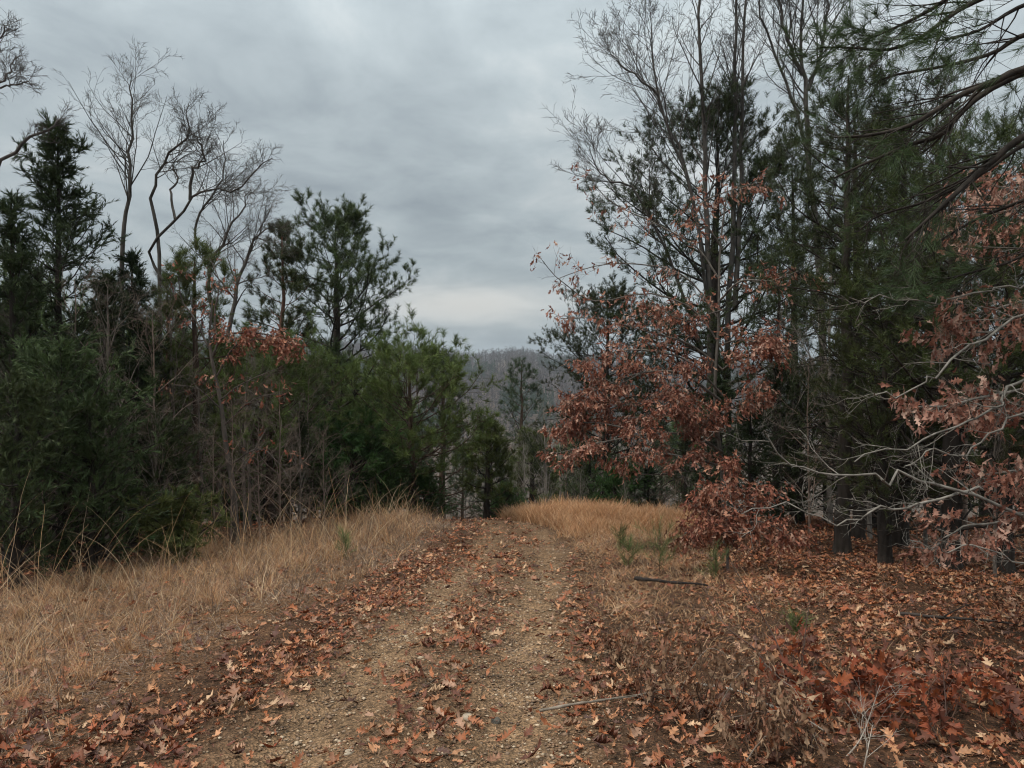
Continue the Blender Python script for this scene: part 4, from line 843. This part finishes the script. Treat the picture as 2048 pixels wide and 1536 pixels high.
sprout('withered shrub with hanging leaves in the middle of the tangle', 1500, 1500, .42, 803, PAL_BROWN, T_NARROW, 6, .10, 2, 'dead_shrub', 'shrub', droop=1.3)
sprout('withered low shrub at the bottom edge beside the rust-red sprouts', 1620, 1520, .30, 804, PAL_BROWN, T_NARROW, 6, .10, 2, 'dead_shrub', 'shrub', droop=1.0)
sprout('withered low shrub behind the fallen pale stick', 1240, 1330, .26, 805, PAL_BROWN, T_NARROW, 5, .10, 2, 'dead_shrub', 'shrub', droop=1.0)
for i, (px, py, h) in enumerate(sorted([(1560, 1430, .22), (1620, 1420, .24), (1680, 1455, .22), (1740, 1420, .26), (1790, 1460, .24), (1840, 1420, .26), (1900, 1440, .24), (1960, 1420, .22), (1600, 1340, .22), (1880, 1500, .2), (1770, 1380, .2), (2020, 1470, .2), (1700, 1400, .2)], key=lambda q: q[0])):
    sprout('low oak sprout with broad rust-red leaves, '+ORD[i]+' from the left', px, py, h, 820+i, PAL_RUST, T_FINE, 3, .125, 1, group='rust-red oak sprouts in the leaf litter', droop=.3, tw=4)
def green_seedling(label, px, py, top, seed, w_=.16):
    g = Gp(px, py); H = (py-top)/FPX*g[1]; rng = np.random.default_rng(seed); mb = MB(); fb = MB()
    tk = trunk_line(rng, H); rk = np.linspace(.006, .003, 14)[None]; tubes(mb, tk, rk, 5, (.12, .08, .05), rng)
    a, ar = grow(rng, tk, rk, 16, .1, .95, rad(55), w_, 4, .15, .12, .7, .002, .7); tubes(mb, a, ar, 3, (.12, .09, .05), rng)
    tips = np.concatenate([a[:, -1], a[:, 2], tk[:, -1], tk[:, 6]]); dr = np.concatenate([a[:, -1]-a[:, -2]]*2+[tk[:, -1]-tk[:, -2]]*2)
    needles(fb, rng, tips, norm(dr)+np.array([0, 0, .6]), 16, .13, .0035, np.array((.15, .20, .075))*(0.7+.6*rng.random((len(tips), 1))), .8, .14)
    o = thing('pine_seedling', label, 'pine seedling', g); link('stem', mb.mesh('stem', M_twig), o); link('foliage', fb.mesh('foliage', M_needle, smooth=False), o)
green_seedling('bright green pine seedling, largest of those in the orange grass', 1320, 1150, 1065, 840, .22)
green_seedling('bright green pine seedling right beside the charred log', 1432, 1160, 1105, 841)
green_seedling('thin green pine seedling between verge grass and largest seedling', 1258, 1135, 1085, 842)
green_seedling('dull green pine seedling near the top of the verge', 1240, 1098, 1055, 843, .14)
green_seedling('small green pine seedling in the grassy bank across the track', 690, 1120, 1068, 844, .14)
green_seedling('tiny yellowish pine seedling in the leaf litter behind the dead shrubs', 1595, 1270, 1235, 845, .08)
def tall_stem(label, pts, seed, r_=.006, bark=(.10, .065, .055), group=None):
    p_ = [P(*c) for c in pts]; g = np.array([p_[0][0], p_[0][1], float(ground_z(p_[0][0], p_[0][1]))]); p_[0] = g+np.array([0, 0, -.02]); rng = np.random.default_rng(seed); mb = MB()
    st = spline(p_, 14)[None]-g; sr = (r_*np.linspace(1, .3, 14))[None]; tubes(mb, st, sr, 5, bark, rng)
    a, ar = grow(rng, st, sr, 9, .3, 1, rad(42), .2, 6, .12, .04, .6, .0016, .5); tubes(mb, a, ar, 3, bark, rng)
    b, br = grow(rng, a, ar, 3, .3, 1, rad(45), .08, 4, .12, .04, .7, .0012, .5); tubes(mb, b, br, 3, bark, rng)
    o = link('bare_sapling', mb.mesh('bare_sapling', M_twig)); o.location = tuple(g); tag(o, label, 'sapling', group)
tall_stem('thin dark sapling arching up out of the withered shrubs', [(1590, 1400, 4.6), (1560, 1300, 4.7), (1500, 1190, 4.9), (1460, 1120, 5.1)], 850)
tall_stem('thin twiggy sapling leaning toward the charred log', [(1560, 1390, 4.7), (1520, 1310, 4.8), (1450, 1250, 4.9), (1400, 1160, 5.2)], 851)
tall_stem('upright thin sapling rising behind the rust-red sprouts', [(1600, 1320, 5.0), (1610, 1270, 5.0), (1620, 1200, 5.1)], 852)
tall_stem('whitish thin stem standing among rust-red sprouts', [(1690, 1536, 3.9), (1725, 1470, 4.0), (1760, 1370, 4.1)], 853, .005, (.35, .31, .27))
tall_stem('dark upright sapling in the corner litter', [(1890, 1470, 4.3), (1892, 1420, 4.3), (1885, 1330, 4.4)], 854)
tall_stem('whitish thin stem at the bottom of the tangle', [(1725, 1560, 3.7), (1735, 1500, 3.7), (1745, 1450, 3.8)], 855, .005, (.35, .31, .27))
for i, (x0_, y0_, x1_, y1_, x2_, y2_) in enumerate([(1420, 1440, 1500, 1330, 1640, 1390), (1560, 1500, 1600, 1400, 1530, 1330), (1350, 1400, 1420, 1300, 1520, 1370), (1640, 1500, 1590, 1430, 1450, 1440), (1480, 1536, 1560, 1460, 1650, 1520)]):
    d_ = Gp(x0_, y0_)[1]; p_ = [P(x0_, y0_, d_), P(x1_, y1_, d_+.15), P(x2_, y2_, d_+.25)]; g = np.array([p_[0][0], p_[0][1], float(ground_z(p_[0][0], p_[0][1]))]); p_[0] = g+np.array([0, 0, -.02]); r9 = np.random.default_rng(880+i); m9 = MB()
    st = spline(p_, 14)[None]-g; st = st+np.cumsum(r9.normal(size=st.shape)*.004, 1); sr = (.0042*np.linspace(1, .4, 14))[None]; tubes(m9, st, sr, 5, (.22, .18, .15), r9)
    a_, ar = grow(r9, st, sr, 7, .2, 1, rad(45), .16, 5, .14, .0, .6, .0014, .5); tubes(m9, a_, ar, 3, (.20, .16, .13), r9)
    o = link('bramble', m9.mesh('bramble', M_twig)); o.location = tuple(g); tag(o, 'thin arching bare bramble tangled in the withered shrubs, '+ORD[i]+' of five by where it roots', 'bramble', 'arching bare stems in the shrub tangle')
def stick(label, pts, r_, seed, bark, name='fallen_branch', cat='fallen branch', twigs=3, lift=0.02, group=None):
    g3 = [Gp(*c) for c in pts]; rng = np.random.default_rng(seed); mb = MB(); g = g3[0]
    st = spline([q+np.array([0, 0, lift+r_+rng.random()*.015]) for q in g3], 20)[None]-g; st = st+np.cumsum(rng.normal(size=st.shape)*r_*.25, 1)*np.array([1, 1, .4])
    sr = (r_*np.linspace(1, .35, 20)*(1+.15*rng.normal(size=20).clip(-1, 1)))[None]; tubes(mb, st, sr, 8, bark, rng, 0)
    if twigs:
        a, ar = grow(rng, st, sr, twigs, .25, 1, rad(35), .3, 6, .12, .02, .5, .002, .5, flat=.7); tubes(mb, a, ar, 4, bark, rng)
        b, br = grow(rng, a, ar, 3, .3, 1, rad(35), .12, 4, .12, .02, .6, .0015, .5, flat=.6); tubes(mb, b, br, 3, bark, rng)
    for e_ in (0, -1):   # cut ends
        th = np.arange(8)*PI/4; n0 = len(mb.v[0])
    o = link(name, mb.mesh(name, M_bark)); o.location = tuple(g); tag(o, label, cat, group)
stick('long thin grey stick lying from the track edge into the shrubs', [(1080, 1440), (1170, 1425), (1260, 1410), (1340, 1395)], .010, 860, (.20, .17, .14), lift=.025)
stick('pale crooked branch lying under the withered shrubs', [(1390, 1390), (1470, 1400), (1540, 1430), (1590, 1450), (1660, 1500)], .009, 861, (.27, .24, .21), lift=.05)
stick('charred black log lying in the orange grass', [(1270, 1168), (1330, 1176), (1412, 1184)], .024, 862, (.028, .024, .022), 'fallen_log', 'log', 0, .03)
stick('long dark branch lying across the leaf litter glade', [(1800, 1238), (1900, 1245), (1980, 1252), (2080, 1268)], .016, 863, (.05, .042, .038), twigs=2, lift=.02)
stick('thin brown twig lying on the gravel of the track', [(1150, 1350), (1190, 1345), (1225, 1335)], .005, 864, (.16, .12, .09), 'fallen_twig', 'twig', 2, .005)
stick('short brown stick in the leaves at the track rim', [(1185, 1325), (1215, 1318), (1245, 1308)], .011, 865, (.22, .16, .11), 'fallen_branch', 'stick', 0, .01)
stick('short dark twig across the central strip of the track', [(830, 1400), (850, 1380), (880, 1362)], .007, 866, (.09, .07, .055), 'fallen_twig', 'twig', 2, .01)
def rock(label, px, py, s, seed, c, flat=.55):
    g = Gp(px, py); rng = np.random.default_rng(seed)
    u, v_ = np.meshgrid(np.linspace(0, 2*PI, 15)[:-1], np.linspace(0, PI, 9)); 
    n_ = 14; V = np.stack([np.cos(u)*np.sin(v_), np.sin(u)*np.sin(v_)*.75, np.cos(v_)*flat], -1)
    for q in range(5):
        d_ = norm(rng.normal(size=3)); t_ = .45+.3*rng.random(); dd = np.clip(V@d_-t_*.8, 0, 9); V = V-dd[..., None]*d_*.9
    V = V*s; ii = (np.arange(8)[:, None]*n_+np.arange(n_)[None]); jj = (np.arange(8)[:, None]*n_+(np.arange(n_)[None]+1) % n_)
    mb = MB(); mb.add(V.reshape(-1, 3), np.stack([ii, jj, jj+n_, ii+n_], -1).reshape(-1, 4), c); o = link('stone', mb.mesh('stone', M_stone, smooth=False)); o.location = tuple(g+np.array([0, 0, s*flat*.35])); o.rotation_euler = (0, 0, rng.random()*6)
    tag(o, label, 'stone')
rock('flat pale stone lying near the middle of the track', 935, 1440, .045, 871, (.38, .32, .25)); rock('dark rounded stone beside the flat pale stone', 992, 1448, .038, 872, (.10, .09, .075), .7)
rock('thin flat stone at the bottom of the near wheel rut', 697, 1508, .035, 873, (.36, .30, .23), .35); rock('dark stone bedded in leaves of the central strip', 968, 1305, .035, 874, (.12, .11, .09), .8)
rock('pale tan stone in the far wheel rut', 812, 1275, .03, 875, (.42, .34, .25), .4)

# ------------------------------------------------------------------ haze
hb = MB(); x0, x1, y0, y1, z0, z1 = -1650, 1650, -1550, 2700, -62, 75
hb.add([(x0, y0, z0), (x1, y0, z0), (x1, y1, z0), (x0, y1, z0), (x0, y0, z1), (x1, y0, z1), (x1, y1, z1), (x0, y1, z1)], [(0, 3, 2, 1), (4, 5, 6, 7), (0, 1, 5, 4), (1, 2, 6, 5), (2, 3, 7, 6), (3, 0, 4, 7)], (1, 1, 1))
Mh = bpy.data.materials.new('haze_air'); Mh.use_nodes = True; t = Mh.node_tree; t.nodes.clear()
ho = t.nodes.new('ShaderNodeOutputMaterial'); pv = t.nodes.new('ShaderNodeVolumePrincipled'); pv.inputs['Color'].default_value = (.82, .9, 1, 1); pv.inputs['Density'].default_value = 0.00026; pv.inputs['Anisotropy'].default_value = 0.2
t.links.new(pv.outputs[0], ho.inputs['Volume'])
tag(link('haze', hb.mesh('haze', Mh, smooth=False)), kind='stuff')
